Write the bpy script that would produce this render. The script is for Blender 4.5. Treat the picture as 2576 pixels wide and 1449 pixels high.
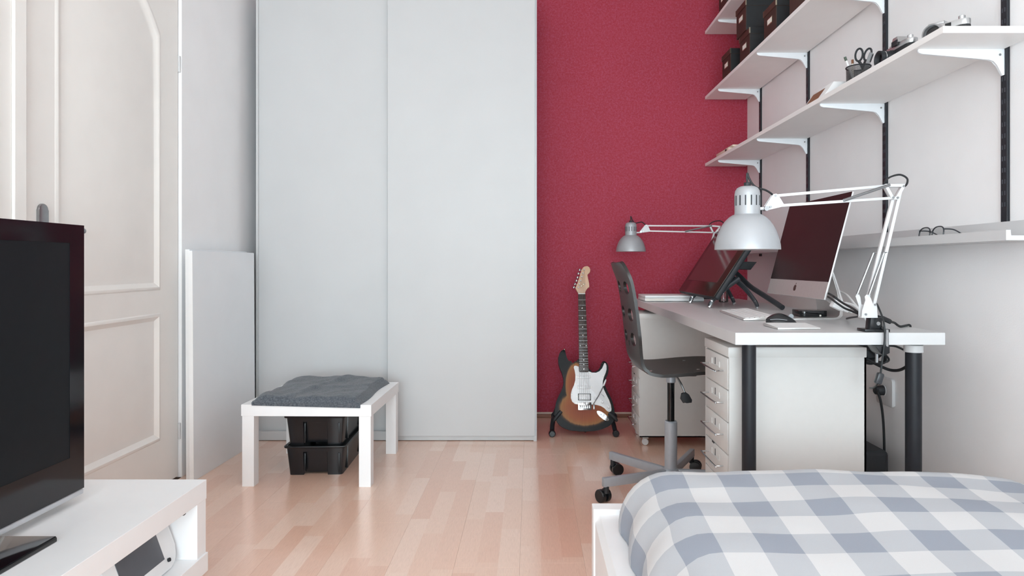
import bpy, bmesh, math, random
from mathutils import Vector, Matrix, noise

# ------------------------------------------------------------------ camera, light, exposure
for o in list(bpy.data.objects):
    bpy.data.objects.remove(o, do_unlink=True)
scene = bpy.context.scene
COL = scene.collection
F, VX, VY, EYE = 1690.0, 1335.0, 665.0, 0.9385        # focal length, vanishing point (pixels of 2576x1449), eye height

cam_data = bpy.data.cameras.new('camera')
cam_data.sensor_width = 36.0
cam_data.lens = 36.0 * F / 2576
cam_data.shift_x = -(VX - 1288) / 2576
cam_data.shift_y = -(724.5 - VY) / 2576
cam_data.clip_start = 0.02
cam = bpy.data.objects.new('camera', cam_data)
cam.location = (0, 0, EYE)
cam.rotation_euler = (math.pi / 2, 0, 0)
COL.objects.link(cam)
scene.camera = cam

world = bpy.data.worlds.new('overcast_sky')
scene.world = world
world.use_nodes = True
bg = world.node_tree.nodes['Background']
bg.inputs['Color'].default_value = (0.86, 0.93, 1.0, 1)
bg.inputs['Strength'].default_value = 1.6

def area(name, loc, rot, sx, sy, power, color):
    d = bpy.data.lights.new(name, 'AREA')
    d.shape = 'RECTANGLE'; d.size = sx; d.size_y = sy
    d.energy = power; d.color = color
    o = bpy.data.objects.new(name, d)
    o.location = loc; o.rotation_euler = rot
    COL.objects.link(o)
    return o
# daylight entering through the window in the wall behind the camera
area('window_daylight', (0.05, -3.36, 1.05), (math.radians(90), 0, 0), 2.4, 1.75, 305, (0.80, 0.94, 1.0))

vs = scene.view_settings
vs.view_transform = 'Standard'
vs.look = 'None'
vs.exposure = -0.5
vs.gamma = 1.0
vs.use_curve_mapping = False
scene.cycles.max_bounces = 20          # a white room lives on many diffuse bounces
scene.cycles.diffuse_bounces = 14
scene.cycles.transparent_max_bounces = 12

# ------------------------------------------------------------------ helpers
R = math.radians
def P(px, py, D):
    return Vector(((px - VX) * D / F, D, EYE + (VY - py) * D / F))

def lin(c):
    r = []
    for v in c[:3]:
        v = v / 255.0
        r.append(v / 12.92 if v <= 0.04045 else ((v + 0.055) / 1.055) ** 2.4)
    return (r[0], r[1], r[2], 1.0)

MATS = {}
def mat(name, rgb, rough=0.5, metal=0.0, var=0.04, scale=30.0, bump=0.0, coat=0.0, spec=0.5, bscale=None, stretch=(1, 1, 1), trans=0.0, alpha=1.0):
    """principled material with a little procedural colour variation and relief"""
    if name in MATS:
        return MATS[name]
    m = bpy.data.materials.new(name); m.use_nodes = True
    nt = m.node_tree; b = nt.nodes['Principled BSDF']
    c = lin(rgb)
    tc = nt.nodes.new('ShaderNodeTexCoord')
    mp = nt.nodes.new('ShaderNodeMapping'); mp.inputs['Scale'].default_value = stretch
    nt.links.new(tc.outputs['Object'], mp.inputs['Vector'])
    nz = nt.nodes.new('ShaderNodeTexNoise'); nz.inputs['Scale'].default_value = scale; nz.inputs['Detail'].default_value = 3
    nt.links.new(mp.outputs['Vector'], nz.inputs['Vector'])
    rp = nt.nodes.new('ShaderNodeValToRGB')
    lo = [max(0, v * (1 - var)) for v in c[:3]] + [1]; hi = [min(1, v * (1 + var)) for v in c[:3]] + [1]
    rp.color_ramp.elements[0].color = lo; rp.color_ramp.elements[0].position = 0.3
    rp.color_ramp.elements[1].color = hi; rp.color_ramp.elements[1].position = 0.7
    nt.links.new(nz.outputs['Fac'], rp.inputs['Fac'])
    nt.links.new(rp.outputs['Color'], b.inputs['Base Color'])
    b.inputs['Roughness'].default_value = rough
    b.inputs['Metallic'].default_value = metal
    b.inputs['Specular IOR Level'].default_value = spec
    b.inputs['Coat Weight'].default_value = coat
    b.inputs['Coat Roughness'].default_value = 0.05
    b.inputs['Transmission Weight'].default_value = trans
    b.inputs['Alpha'].default_value = alpha
    if bump > 0:
        nb = nt.nodes.new('ShaderNodeTexNoise'); nb.inputs['Scale'].default_value = bscale or scale * 4; nb.inputs['Detail'].default_value = 4
        nt.links.new(mp.outputs['Vector'], nb.inputs['Vector'])
        bp = nt.nodes.new('ShaderNodeBump'); bp.inputs['Strength'].default_value = bump; bp.inputs['Distance'].default_value = 0.002
        nt.links.new(nb.outputs['Fac'], bp.inputs['Height'])
        nt.links.new(bp.outputs['Normal'], b.inputs['Normal'])
    MATS[name] = m
    return m

class N:
    """tiny node-graph helper"""
    def __init__(s, name):
        s.m = bpy.data.materials.new(name); s.m.use_nodes = True
        s.t = s.m.node_tree; s.b = s.t.nodes['Principled BSDF']
    def n(s, typ, **kw):
        x = s.t.nodes.new(typ)
        for k, v in kw.items():
            setattr(x, k, v)
        return x
    def l(s, a, b): s.t.links.new(a, b)
    def math(s, op, a, b=None, clamp=False):
        x = s.n('ShaderNodeMath', operation=op); x.use_clamp = clamp
        for i, v in enumerate((a, b)):
            if v is None: continue
            if isinstance(v, (int, float)): x.inputs[i].default_value = v
            else: s.l(v, x.inputs[i])
        return x.outputs[0]
    def ramp(s, fac, stops):
        x = s.n('ShaderNodeValToRGB'); e = x.color_ramp.elements
        while len(e) < len(stops): e.new(0.5)
        for i, (p, c) in enumerate(stops):
            e[i].position = p; e[i].color = c
        s.l(fac, x.inputs['Fac']); return x.outputs['Color']

OFF = {}
def link(o, parent=None):
    COL.objects.link(o)
    if parent is not None: o.parent = parent
    return o

def tag(o, label=None, cat=None, group=None, kind=None):
    if label: o['label'] = label
    if cat: o['category'] = cat
    if group: o['group'] = group
    if kind: o['kind'] = kind
    return o

def thing(name, label, cat, loc, group=None):
    o = bpy.data.objects.new(name, None)
    o.empty_display_size = 0.05
    o.location = loc
    link(o); OFF[o] = Vector(loc)
    return tag(o, label, cat, group)

class MB:
    """collects shapes (world coordinates) and links them as one mesh object"""
    def __init__(s): s.bm = bmesh.new()
    def box(s, x0, x1, y0, y1, z0, z1, bev=0.0, seg=2):
        t = bmesh.new()
        bmesh.ops.create_cube(t, size=1.0)
        for v in t.verts:
            v.co = Vector(((x0 + x1) / 2 + v.co.x * (x1 - x0), (y0 + y1) / 2 + v.co.y * (y1 - y0), (z0 + z1) / 2 + v.co.z * (z1 - z0)))
        if bev > 0:
            bmesh.ops.bevel(t, geom=t.edges[:], offset=bev, segments=seg, affect='EDGES', profile=0.5)
        return s.merge(t)
    def merge(s, t, M=None):
        if M is not None: t.transform(M)
        me = bpy.data.meshes.new('tmp'); t.to_mesh(me); t.free()
        s.bm.from_mesh(me); bpy.data.meshes.remove(me)
        return s
    def bar(s, p, q, w, h=None, up=Vector((0, 1, 0)), bev=0.0):
        """square beam from p to q"""
        p = Vector(p); q = Vector(q); h = h or w
        d = (q - p); L = d.length; d.normalize()
        if abs(d.dot(up)) > 0.98: up = Vector((1, 0, 0))
        a = d.cross(up).normalized(); b = a.cross(d).normalized()
        t = bmesh.new(); bmesh.ops.create_cube(t, size=1.0)
        for v in t.verts: v.co = Vector((v.co.x * w, v.co.y * h, v.co.z * L))
        if bev > 0: bmesh.ops.bevel(t, geom=t.edges[:], offset=bev, segments=2, affect='EDGES', profile=0.5)
        M = Matrix((a, b, d)).transposed().to_4x4(); M.translation = (p + q) / 2
        return s.merge(t, M)
    def tube(s, pts, r, seg=10, smooth=6, closed=False):
        pts = [Vector(p) for p in pts]
        if smooth > 1 and len(pts) > 2:
            out = []
            n = len(pts)
            rng = n if closed else n - 1
            for i in range(rng):
                if closed: p0, p1, p2, p3 = pts[(i - 1) % n], pts[i], pts[(i + 1) % n], pts[(i + 2) % n]
                else: p0, p1, p2, p3 = pts[max(i - 1, 0)], pts[i], pts[i + 1], pts[min(i + 2, n - 1)]
                for k in range(smooth):
                    t = k / smooth
                    out.append(0.5 * ((2 * p1) + (p2 - p0) * t + (2 * p0 - 5 * p1 + 4 * p2 - p3) * t * t + (3 * p1 - p0 - 3 * p2 + p3) * t ** 3))
            if not closed: out.append(pts[-1])
            pts = out
        n = len(pts); bm = s.bm; rings = []
        rr = r if isinstance(r, (list, tuple)) else None
        nrm = None
        for i, p in enumerate(pts):
            if closed: d = (pts[(i + 1) % n] - pts[(i - 1) % n])
            else: d = pts[min(i + 1, n - 1)] - pts[max(i - 1, 0)]
            d.normalize()
            if nrm is None:
                u = Vector((0, 0, 1)) if abs(d.z) < 0.9 else Vector((1, 0, 0))
                nrm = d.cross(u).normalized()
            else:
                nrm = (nrm - d * nrm.dot(d)).normalized()
            b = d.cross(nrm)
            rad = r if rr is None else rr[0] + (rr[1] - rr[0]) * i / max(n - 1, 1)
            rings.append([bm.verts.new(p + rad * (math.cos(2 * math.pi * k / seg) * nrm + math.sin(2 * math.pi * k / seg) * b)) for k in range(seg)])
        for i in range(n if closed else n - 1):
            A, B = rings[i], rings[(i + 1) % n]
            for k in range(seg):
                bm.faces.new((A[k], A[(k + 1) % seg], B[(k + 1) % seg], B[k]))
        if not closed:
            bm.faces.new(rings[0][::-1]); bm.faces.new(rings[-1])
        return s
    def lathe(s, prof, centre, axis=(0, 0, 1), seg=32, caps=True):
        """profile [(radius, height)] turned about axis through centre"""
        axis = Vector(axis).normalized()
        u = Vector((1, 0, 0)) if abs(axis.x) < 0.9 else Vector((0, 1, 0))
        a = axis.cross(u).normalized(); b = axis.cross(a)
        c = Vector(centre); bm = s.bm; rings = []
        for r, h in prof:
            rings.append([bm.verts.new(c + axis * h + r * (math.cos(2 * math.pi * k / seg) * a + math.sin(2 * math.pi * k / seg) * b)) for k in range(seg)])
        for i in range(len(rings) - 1):
            A, B = rings[i], rings[i + 1]
            for k in range(seg):
                bm.faces.new((A[k], A[(k + 1) % seg], B[(k + 1) % seg], B[k]))
        if caps:
            bm.faces.new(rings[0][::-1]); bm.faces.new(rings[-1])
        return s
    def cyl(s, c, r, h, axis=(0, 0, 1), seg=24, bev=0.0):
        if bev > 0:
            return s.lathe([(r - bev, 0), (r, bev), (r, h - bev), (r - bev, h)], c, axis, seg)
        return s.lathe([(r, 0), (r, h)], c, axis, seg)
    def prism(s, poly, a0, a1, plane='XZ', bev=0.0):
        """polygon extruded between a0 and a1 along the axis normal to plane"""
        t = bmesh.new()
        def mk(p, a):
            if plane == 'XZ': return (p[0], a, p[1])
            if plane == 'YZ': return (a, p[0], p[1])
            return (p[0], p[1], a)
        A = [t.verts.new(mk(p, a0)) for p in poly]; B = [t.verts.new(mk(p, a1)) for p in poly]
        n = len(poly)
        t.faces.new(A[::-1]); t.faces.new(B)
        for i in range(n): t.faces.new((A[i], A[(i + 1) % n], B[(i + 1) % n], B[i]))
        if bev > 0:
            ed = [e for e in t.edges if (e.verts[0] in A) == (e.verts[1] in A)]
            bmesh.ops.bevel(t, geom=ed, offset=bev, segments=2, affect='EDGES', profile=0.5)
        return s.merge(t)
    def build(s, name, m, parent=None, smooth=True, loc=None, M=None):
        bm = s.bm
        bmesh.ops.recalc_face_normals(bm, faces=bm.faces[:])
        if parent is not None: off = OFF[parent]
        elif loc is not None: off = Vector(loc)
        else: off = Vector((0, 0, 0))
        for v in bm.verts: v.co -= off
        if M is not None: bm.transform(M)
        me = bpy.data.meshes.new(name); bm.to_mesh(me); bm.free()
        me.materials.append(m)
        if smooth:
            me.polygons.foreach_set('use_smooth', [True] * len(me.polygons))
            try: me.set_sharp_from_angle(angle=R(34))
            except Exception: pass
        o = bpy.data.objects.new(name, me)
        link(o, parent)
        OFF[o] = off
        if parent is None: o.location = off
        return o

def dup(root, delta, label=None, group=None):
    def cp(o, par):
        c = o.copy(); COL.objects.link(c); OFF[c] = OFF[o]
        if par is not None: c.parent = par
        for ch in o.children: cp(ch, c)
        return c
    r = cp(root, None)
    r.location = root.location + Vector(delta)
    if label: r['label'] = label
    if group: r['group'] = group
    return r

# ------------------------------------------------------------------ materials
WALL = mat('white_wall_paint', (241, 241, 242), 0.85, var=0.015, scale=6, bump=0.15, bscale=220)
CEIL = mat('ceiling_paint', (246, 246, 246), 0.9, var=0.01, scale=5)
DOORP = mat('cream_white_door_paint', (238, 235, 231), 0.42, var=0.015, scale=8, bump=0.04, bscale=60)
LAQ = mat('white_lacquer', (206, 206, 207), 0.38, var=0.01, scale=12)
LAQW = mat('white_table_foil', (236, 236, 237), 0.42, var=0.01, scale=14)
WARD = mat('wardrobe_white_foil', (195, 196, 197), 0.45, var=0.012, scale=5)
PANEL = mat('pale_grey_white_board', (234, 237, 240), 0.4, var=0.015, scale=6)
BOARDE = mat('white_board_edge', (238, 238, 238), 0.5, var=0.01)
STEELW = mat('white_powder_coated_steel', (210, 209, 207), 0.4, var=0.01, scale=40)
SHELFM = mat('white_shelf_foil', (240, 239, 238), 0.5, var=0.012, scale=10)
BRACK = mat('white_bracket_enamel', (232, 236, 240), 0.4, var=0.01)
RAIL = mat('black_rail_enamel', (30, 32, 38), 0.45, var=0.08, spec=0.4)
BLKP = mat('black_plastic', (19, 21, 25), 0.27, var=0.08, scale=60, spec=0.5)
BLKM = mat('matt_black_plastic', (34, 36, 40), 0.6, var=0.08, scale=80)
BLKG = mat('glossy_black_glass', (14, 15, 18), 0.06, var=0.05, spec=0.6)
TVSCR = mat('tv_dark_screen', (26, 29, 32), 0.35, var=0.05, spec=0.15)
CABLE = mat('black_cable_rubber', (26, 28, 31), 0.5, var=0.06)
WCABLE = mat('white_cable_plastic', (232, 233, 234), 0.4, var=0.01)
CHROME = mat('chrome', (206, 208, 210), 0.14, 1.0, var=0.02)
STEEL = mat('brushed_steel', (158, 160, 162), 0.32, 1.0, var=0.06, scale=60)
SILVER = mat('silver_grey_enamel', (170, 175, 182), 0.42, 0.25, var=0.03, scale=40)
ALU = mat('anodised_aluminium', (206, 204, 202), 0.34, 0.55, var=0.02, scale=80)
SHADE = mat('silver_grey_lamp_lacquer', (166, 168, 172), 0.42, 0.3, var=0.015, scale=60)
LAMPW = mat('white_lamp_arm_enamel', (212, 212, 213), 0.36, var=0.01)
BROWN = mat('dark_brown_card_box', (62, 40, 32), 0.62, var=0.12, scale=60, bump=0.1)
BOXLID = mat('dark_brown_card_lid', (70, 46, 36), 0.55, var=0.12, scale=60, bump=0.1)
BLACKCARD = mat('black_card', (28, 30, 33), 0.6, var=0.08)
PAPER = mat('white_paper', (232, 228, 220), 0.7, var=0.02)
PLYB = mat('black_stained_plywood', (42, 38, 37), 0.36, var=0.14, scale=18, stretch=(1, 1, 6), bump=0.05, spec=0.5)
PLYE = mat('plywood_edge_dark', (38, 40, 44), 0.5, var=0.15, scale=30)
WOODN = mat('maple_headstock_wood', (204, 168, 138), 0.4, var=0.08, scale=20, stretch=(8, 1, 1), coat=0.3)
ROSE = mat('dark_rosewood', (58, 42, 36), 0.45, var=0.2, scale=30, stretch=(10, 1, 1))
PGUARD = mat('white_pickguard_plastic', (228, 229, 231), 0.3, var=0.01)
PEARL = mat('pearl_inlay', (226, 226, 222), 0.25, var=0.05)
BRASS = mat('aged_nickel', (186, 178, 158), 0.25, 0.9, var=0.1)
LEATHER = mat('black_leatherette', (34, 35, 38), 0.6, var=0.15, scale=200, bump=0.3, bscale=700)
GREYSCR = mat('grey_screen', (92, 96, 102), 0.3, var=0.03)
TAN = mat('brown_card_window', (128, 82, 50), 0.5, var=0.08)
KEYS = mat('white_key_plastic', (236, 236, 236), 0.45, var=0.01)
GREYPL = mat('grey_plastic', (150, 153, 158), 0.45, var=0.03)
GREEN = mat('dark_green_cap', (70, 84, 72), 0.5)

def m_red_wall():
    g = N('red_woven_wallpaper')
    tc = g.n('ShaderNodeTexCoord')
    def weave(sc):
        mp = g.n('ShaderNodeMapping'); mp.inputs['Scale'].default_value = sc
        g.l(tc.outputs['Object'], mp.inputs['Vector'])
        z = g.n('ShaderNodeTexNoise'); z.inputs['Scale'].default_value = 1.0; z.inputs['Detail'].default_value = 2
        g.l(mp.outputs['Vector'], z.inputs['Vector']); return z.outputs['Fac']
    a = weave((330, 1, 120)); b = weave((120, 1, 330)); c = weave((90, 1, 90))
    f = g.math('MULTIPLY', g.math('ADD', g.math('ADD', a, b), c), 1 / 3)
    big = weave((3, 1, 3))
    col = g.ramp(f, [(0.36, lin((156, 33, 49))), (0.5, lin((163, 49, 70))), (0.66, lin((170, 74, 102)))])
    mx = g.n('ShaderNodeMixRGB', blend_type='MULTIPLY'); mx.inputs[0].default_value = 0.25
    g.l(col, mx.inputs[1]); g.l(g.ramp(big, [(0.3, (0.86, 0.86, 0.86, 1)), (0.7, (1, 1, 1, 1))]), mx.inputs[2])
    g.l(mx.outputs[0], g.b.inputs['Base Color'])
    g.b.inputs['Roughness'].default_value = 0.75
    bp = g.n('ShaderNodeBump'); bp.inputs['Strength'].default_value = 0.35; bp.inputs['Distance'].default_value = 0.002
    g.l(f, bp.inputs['Height']); g.l(bp.outputs['Normal'], g.b.inputs['Normal'])
    return g.m
REDW = m_red_wall()

PLW, PLX0 = 0.2035, -0.238
def m_floor():
    g = N('beech_three_strip_laminate')
    geo = g.n('ShaderNodeNewGeometry')
    sp = g.n('ShaderNodeSeparateXYZ'); g.l(geo.outputs['Position'], sp.inputs[0])
    X, Y = sp.outputs['X'], sp.outputs['Y']
    sx = g.math('DIVIDE', g.math('SUBTRACT', X, PLX0), PLW / 3)
    si = g.math('FLOOR', sx)
    wn = g.n('ShaderNodeTexWhiteNoise', noise_dimensions='1D'); g.l(si, wn.inputs['W'])
    yy = g.math('ADD', g.math('DIVIDE', Y, 0.43), g.math('MULTIPLY', wn.outputs['Value'], 7.3))
    yi = g.math('FLOOR', yy)
    cb = g.n('ShaderNodeCombineXYZ'); g.l(si, cb.inputs[0]); g.l(yi, cb.inputs[1])
    w2 = g.n('ShaderNodeTexWhiteNoise', noise_dimensions='3D'); g.l(cb.outputs[0], w2.inputs['Vector'])
    blk = w2.outputs['Value']
    # grain: stretched noise and cathedral rings shifted per strip block
    gv = g.n('ShaderNodeCombineXYZ')
    g.l(g.math('ADD', g.math('MULTIPLY', X, 30), g.math('MULTIPLY', blk, 40)), gv.inputs[0])
    g.l(g.math('ADD', g.math('MULTIPLY', Y, 2.2), g.math('MULTIPLY', blk, 17)), gv.inputs[1])
    nz = g.n('ShaderNodeTexNoise'); nz.inputs['Scale'].default_value = 1.6; nz.inputs['Detail'].default_value = 5; nz.inputs['Distortion'].default_value = 0.6
    g.l(gv.outputs[0], nz.inputs['Vector'])
    rg = g.math('FRACT', g.math('MULTIPLY', nz.outputs['Fac'], 9.0))
    ring = g.math('ABSOLUTE', g.math('SUBTRACT', rg, 0.5))
    base = g.ramp(blk, [(0.0, lin((232, 189, 166))), (0.35, lin((237, 198, 176))), (0.7, lin((240, 205, 184))), (1.0, lin((244, 214, 196)))])
    mx = g.n('ShaderNodeMixRGB', blend_type='MULTIPLY'); mx.inputs[0].default_value = 0.55
    g.l(base, mx.inputs[1]); g.l(g.ramp(ring, [(0.0, (0.90, 0.84, 0.81, 1)), (0.16, (1, 1, 1, 1)), (0.5, (0.97, 0.95, 0.94, 1))]), mx.inputs[2])
    # fine pores
    fv = g.n('ShaderNodeCombineXYZ'); g.l(g.math('MULTIPLY', X, 420), fv.inputs[0]); g.l(g.math('MULTIPLY', Y, 26), fv.inputs[1])
    n2 = g.n('ShaderNodeTexNoise'); n2.inputs['Scale'].default_value = 1.0; n2.inputs['Detail'].default_value = 2; g.l(fv.outputs[0], n2.inputs['Vector'])
    m2 = g.n('ShaderNodeMixRGB', blend_type='MULTIPLY'); m2.inputs[0].default_value = 0.35
    g.l(mx.outputs[0], m2.inputs[1]); g.l(g.ramp(n2.outputs['Fac'], [(0.35, (0.82, 0.8, 0.78, 1)), (0.6, (1, 1, 1, 1))]), m2.inputs[2])
    g.l(m2.outputs[0], g.b.inputs['Base Color'])
    g.b.inputs['Roughness'].default_value = 0.3
    g.b.inputs['Specular IOR Level'].default_value = 0.6
    g.b.inputs['Coat Weight'].default_value = 0.75; g.b.inputs['Coat Roughness'].default_value = 0.16; g.b.inputs['Coat IOR'].default_value = 1.55
    return g.m
FLOORM = m_floor()

def m_check():
    g = N('grey_white_gingham_cotton')
    uv = g.n('ShaderNodeUVMap')
    sp = g.n('ShaderNodeSeparateXYZ'); g.l(uv.outputs['UV'], sp.inputs[0])
    def band(v):
        return g.math('LESS_THAN', g.math('PINGPONG', v, 1.0), 0.5)
    s = g.math('ADD', band(sp.outputs['X']), band(sp.outputs['Y']))
    f = g.math('MULTIPLY', s, 0.5)
    col = g.ramp(f, [(0.0, lin((209, 209, 210))), (0.5, lin((184, 187, 192))), (1.0, lin((151, 157, 168)))])
    col.node.color_ramp.interpolation = 'LINEAR'
    tc = g.n('ShaderNodeTexCoord'); nz = g.n('ShaderNodeTexNoise'); nz.inputs['Scale'].default_value = 700; nz.inputs['Detail'].default_value = 2
    g.l(tc.outputs['Object'], nz.inputs['Vector'])
    mx = g.n('ShaderNodeMixRGB', blend_type='MULTIPLY'); mx.inputs[0].default_value = 0.2
    g.l(col, mx.inputs[1]); g.l(g.ramp(nz.outputs['Fac'], [(0.3, (0.85, 0.85, 0.85, 1)), (0.7, (1, 1, 1, 1))]), mx.inputs[2])
    g.l(mx.outputs[0], g.b.inputs['Base Color']); g.b.inputs['Roughness'].default_value = 0.9
    g.b.inputs['Specular IOR Level'].default_value = 0.2
    bp = g.n('ShaderNodeBump'); bp.inputs['Strength'].default_value = 0.2; bp.inputs['Distance'].default_value = 0.001
    g.l(nz.outputs['Fac'], bp.inputs['Height']); g.l(bp.outputs['Normal'], g.b.inputs['Normal'])
    return g.m
CHECK = m_check()

def m_fleece():
    g = N('charcoal_fleece')
    tc = g.n('ShaderNodeTexCoord')
    def nz(sc, d=3):
        z = g.n('ShaderNodeTexNoise'); z.inputs['Scale'].default_value = sc; z.inputs['Detail'].default_value = d
        g.l(tc.outputs['Object'], z.inputs['Vector']); return z.outputs['Fac']
    a, b = nz(160, 4), nz(900, 2)
    f = g.math('ADD', g.math('MULTIPLY', a, 0.55), g.math('MULTIPLY', b, 0.45))
    g.l(g.ramp(f, [(0.35, lin((62, 67, 74))), (0.5, lin((86, 91, 98))), (0.68, lin((120, 124, 130)))]), g.b.inputs['Base Color'])
    g.b.inputs['Roughness'].default_value = 0.95; g.b.inputs['Specular IOR Level'].default_value = 0.1
    g.b.inputs['Sheen Weight'].default_value = 0.25
    bp = g.n('ShaderNodeBump'); bp.inputs['Strength'].default_value = 0.6; bp.inputs['Distance'].default_value = 0.002
    g.l(f, bp.inputs['Height']); g.l(bp.outputs['Normal'], g.b.inputs['Normal'])
    return g.m
FLEECE = m_fleece()

def m_glass(name, tint=(0.9, 0.93, 0.95, 1), refl=0.12):
    m = bpy.data.materials.new(name); m.use_nodes = True; t = m.node_tree
    t.nodes.remove(t.nodes['Principled BSDF'])
    out = t.nodes['Material Output']
    tr = t.nodes.new('ShaderNodeBsdfTransparent'); tr.inputs[0].default_value = tint
    gl = t.nodes.new('ShaderNodeBsdfGlossy'); gl.inputs['Roughness'].default_value = 0.05
    lw = t.nodes.new('ShaderNodeLayerWeight'); lw.inputs['Blend'].default_value = refl
    mx = t.nodes.new('ShaderNodeMixShader')
    t.links.new(lw.outputs['Fresnel'], mx.inputs[0]); t.links.new(tr.outputs[0], mx.inputs[1]); t.links.new(gl.outputs[0], mx.inputs[2])
    t.links.new(mx.outputs[0], out.inputs[0]); return m
PANE = m_glass('window_glass', (0.97, 0.98, 0.98, 1), 0.1)
PET = m_glass('clear_bottle_plastic', (0.86, 0.87, 0.87, 1), 0.45)

# ------------------------------------------------------------------ the room
XL, XR, YB, YF, ZC = -1.54, 1.3325, 4.132, -3.2, 2.75

def struct(name, mb, m, parent=None, smooth=False):
    o = mb.build(name, m, parent, smooth=smooth)
    if parent is None: o['kind'] = 'structure'
    return o

fl = struct('floor', MB().box(XL - 0.1, XR + 0.1, YF - 0.1, YB + 0.1, -0.05, -0.008), mat('subfloor_felt', (120, 96, 80), 0.9))
# laminate planks, each with its own edges
rnd = random.Random(4)
k0 = math.floor((XL - PLX0) / PLW); k1 = math.ceil((XR - PLX0) / PLW)
plank_mesh = {}
for k in range(k0, k1):
    x0 = max(PLX0 + k * PLW, XL); x1 = min(PLX0 + (k + 1) * PLW, XR)
    if x1 - x0 < 0.01: continue
    y = YF - rnd.random() * 0.9
    while y < YB:
        a, b = max(y, YF), min(y + 1.2, YB)
        if b - a > 0.01:
            key = (round(x1 - x0, 4), round(b - a, 4))
            g = 0.00012
            if key not in plank_mesh:
                mb = MB().box(g, x1 - x0 - g, g, b - a - g, -0.0085, 0.0, 0.0003, 1)
                o = mb.build('plank', FLOORM, fl, smooth=False)
                plank_mesh[key] = o.data
            else:
                o = bpy.data.objects.new('plank', plank_mesh[key]); link(o, fl)
            o.location = (x0, a, 0)
        y += 1.2

struct('ceiling', MB().box(XL - 0.1, XR + 0.1, YF - 0.1, YB + 0.1, ZC, ZC + 0.08), CEIL)
struct('wall_back', MB().box(XL - 0.1, XR + 0.1, YB, YB + 0.1, 0, ZC), REDW)
struct('wall_right', MB().box(XR, XR + 0.1, YF, YB, 0, ZC), WALL)
# left wall with the door opening
DY0, DY1, DH = 2.044, 2.955, 2.16
wl = MB()
wl.box(XL - 0.12, XL, YF, DY0 - 0.01, 0, ZC); wl.box(XL - 0.12, XL, DY1 + 0.01, YB, 0, ZC); wl.box(XL - 0.12, XL, DY0 - 0.01, DY1 + 0.01, DH + 0.01, ZC)
struct('wall_left', wl, WALL)
# wall behind the camera with a wide window
WX0, WX1, WZ0, WZ1 = -1.18, 1.28, 0.12, 2.0
wf = MB()
wf.box(XL - 0.1, WX0, YF - 0.12, YF, 0, ZC); wf.box(WX1, XR + 0.1, YF - 0.12, YF, 0, ZC)
wf.box(WX0, WX1, YF - 0.12, YF, 0, WZ0); wf.box(WX0, WX1, YF - 0.12, YF, WZ1, ZC)
struct('wall_front', wf, WALL)
wn = MB()
for (a, b, c, d) in ((WX0, WX1, WZ0, WZ0 + 0.05), (WX0, WX1, WZ1 - 0.05, WZ1), (WX0, WX0 + 0.05, WZ0, WZ1), (WX1 - 0.05, WX1, WZ0, WZ1), (0.02, 0.08, WZ0, WZ1)):
    wn.box(a, b, YF - 0.09, YF - 0.03, c, d)
w1 = struct('window_1', wn, LAQ)
for a, b in ((WX0 + 0.05, 0.02), (0.08, WX1 - 0.05)):
    MB().box(a, b, YF - 0.065, YF - 0.058, WZ0 + 0.05, WZ1 - 0.05).build('pane', PANE, w1, smooth=False)
MB().box(WX0 - 0.04, WX1 + 0.04, YF - 0.02, YF + 0.12, WZ0 - 0.03, WZ0, 0.004).build('window_sill', LAQ, w1)
# skirting under the red wall: thin light lip over a wooden strip
bb = struct('baseboard_back', MB().box(0.0328, XR, YB - 0.022, YB, 0, 0.021, 0.003), mat('wooden_skirting', (138, 92, 72), 0.45, var=0.12, scale=12, stretch=(1, 8, 8)))
MB().box(0.0328, XR, YB - 0.012, YB, 0.021, 0.031, 0.001).build('lip', mat('skirting_top_edge', (216, 196, 182), 0.6), bb)

# ---- panelled door in the left wall
XD = XL - 0.012                      # face of the door leaf
DX = bpy.data.objects.new('door_1', None); DX.location = (XL, DY0, 0); link(DX); OFF[DX] = Vector(DX.location); DX['kind'] = 'structure'
ld = MB().box(XD - 0.04, XD - 0.012, DY0, DY1, 0.008, DH).build('leaf', DOORP, DX, smooth=False)
def panel_outline(y0, y1, z0, z1, arch, ins):
    pts = [(y0 + ins, z0 + ins), (y1 - ins, z0 + ins), (y1 - ins, z1 - ins)]
    if arch > 0:
        n = 14
        for i in range(1, n):
            t = i / n
            # cathedral arch: straight shoulders sweeping up to the middle
            pts.append((y1 - ins + (y0 - y1 + 2 * ins) * t, z1 - ins + arch * math.sin(math.pi * t) ** 0.9))
    pts.append((y0 + ins, z1 - ins))
    return pts
def ring_strip(mb, outer, inner, xo, xi):
    n = len(outer)
    A = [mb.bm.verts.new((xo, p[0], p[1])) for p in outer]; B = [mb.bm.verts.new((xi, p[0], p[1])) for p in inner]
    for i in range(n): mb.bm.faces.new((A[i], A[(i + 1) % n], B[(i + 1) % n], B[i]))
panels = ((2.19, 2.815, 0.83, 1.905, 0.21), (2.19, 2.815, 0.2, 0.735, 0.0))
fr = MB()
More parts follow.
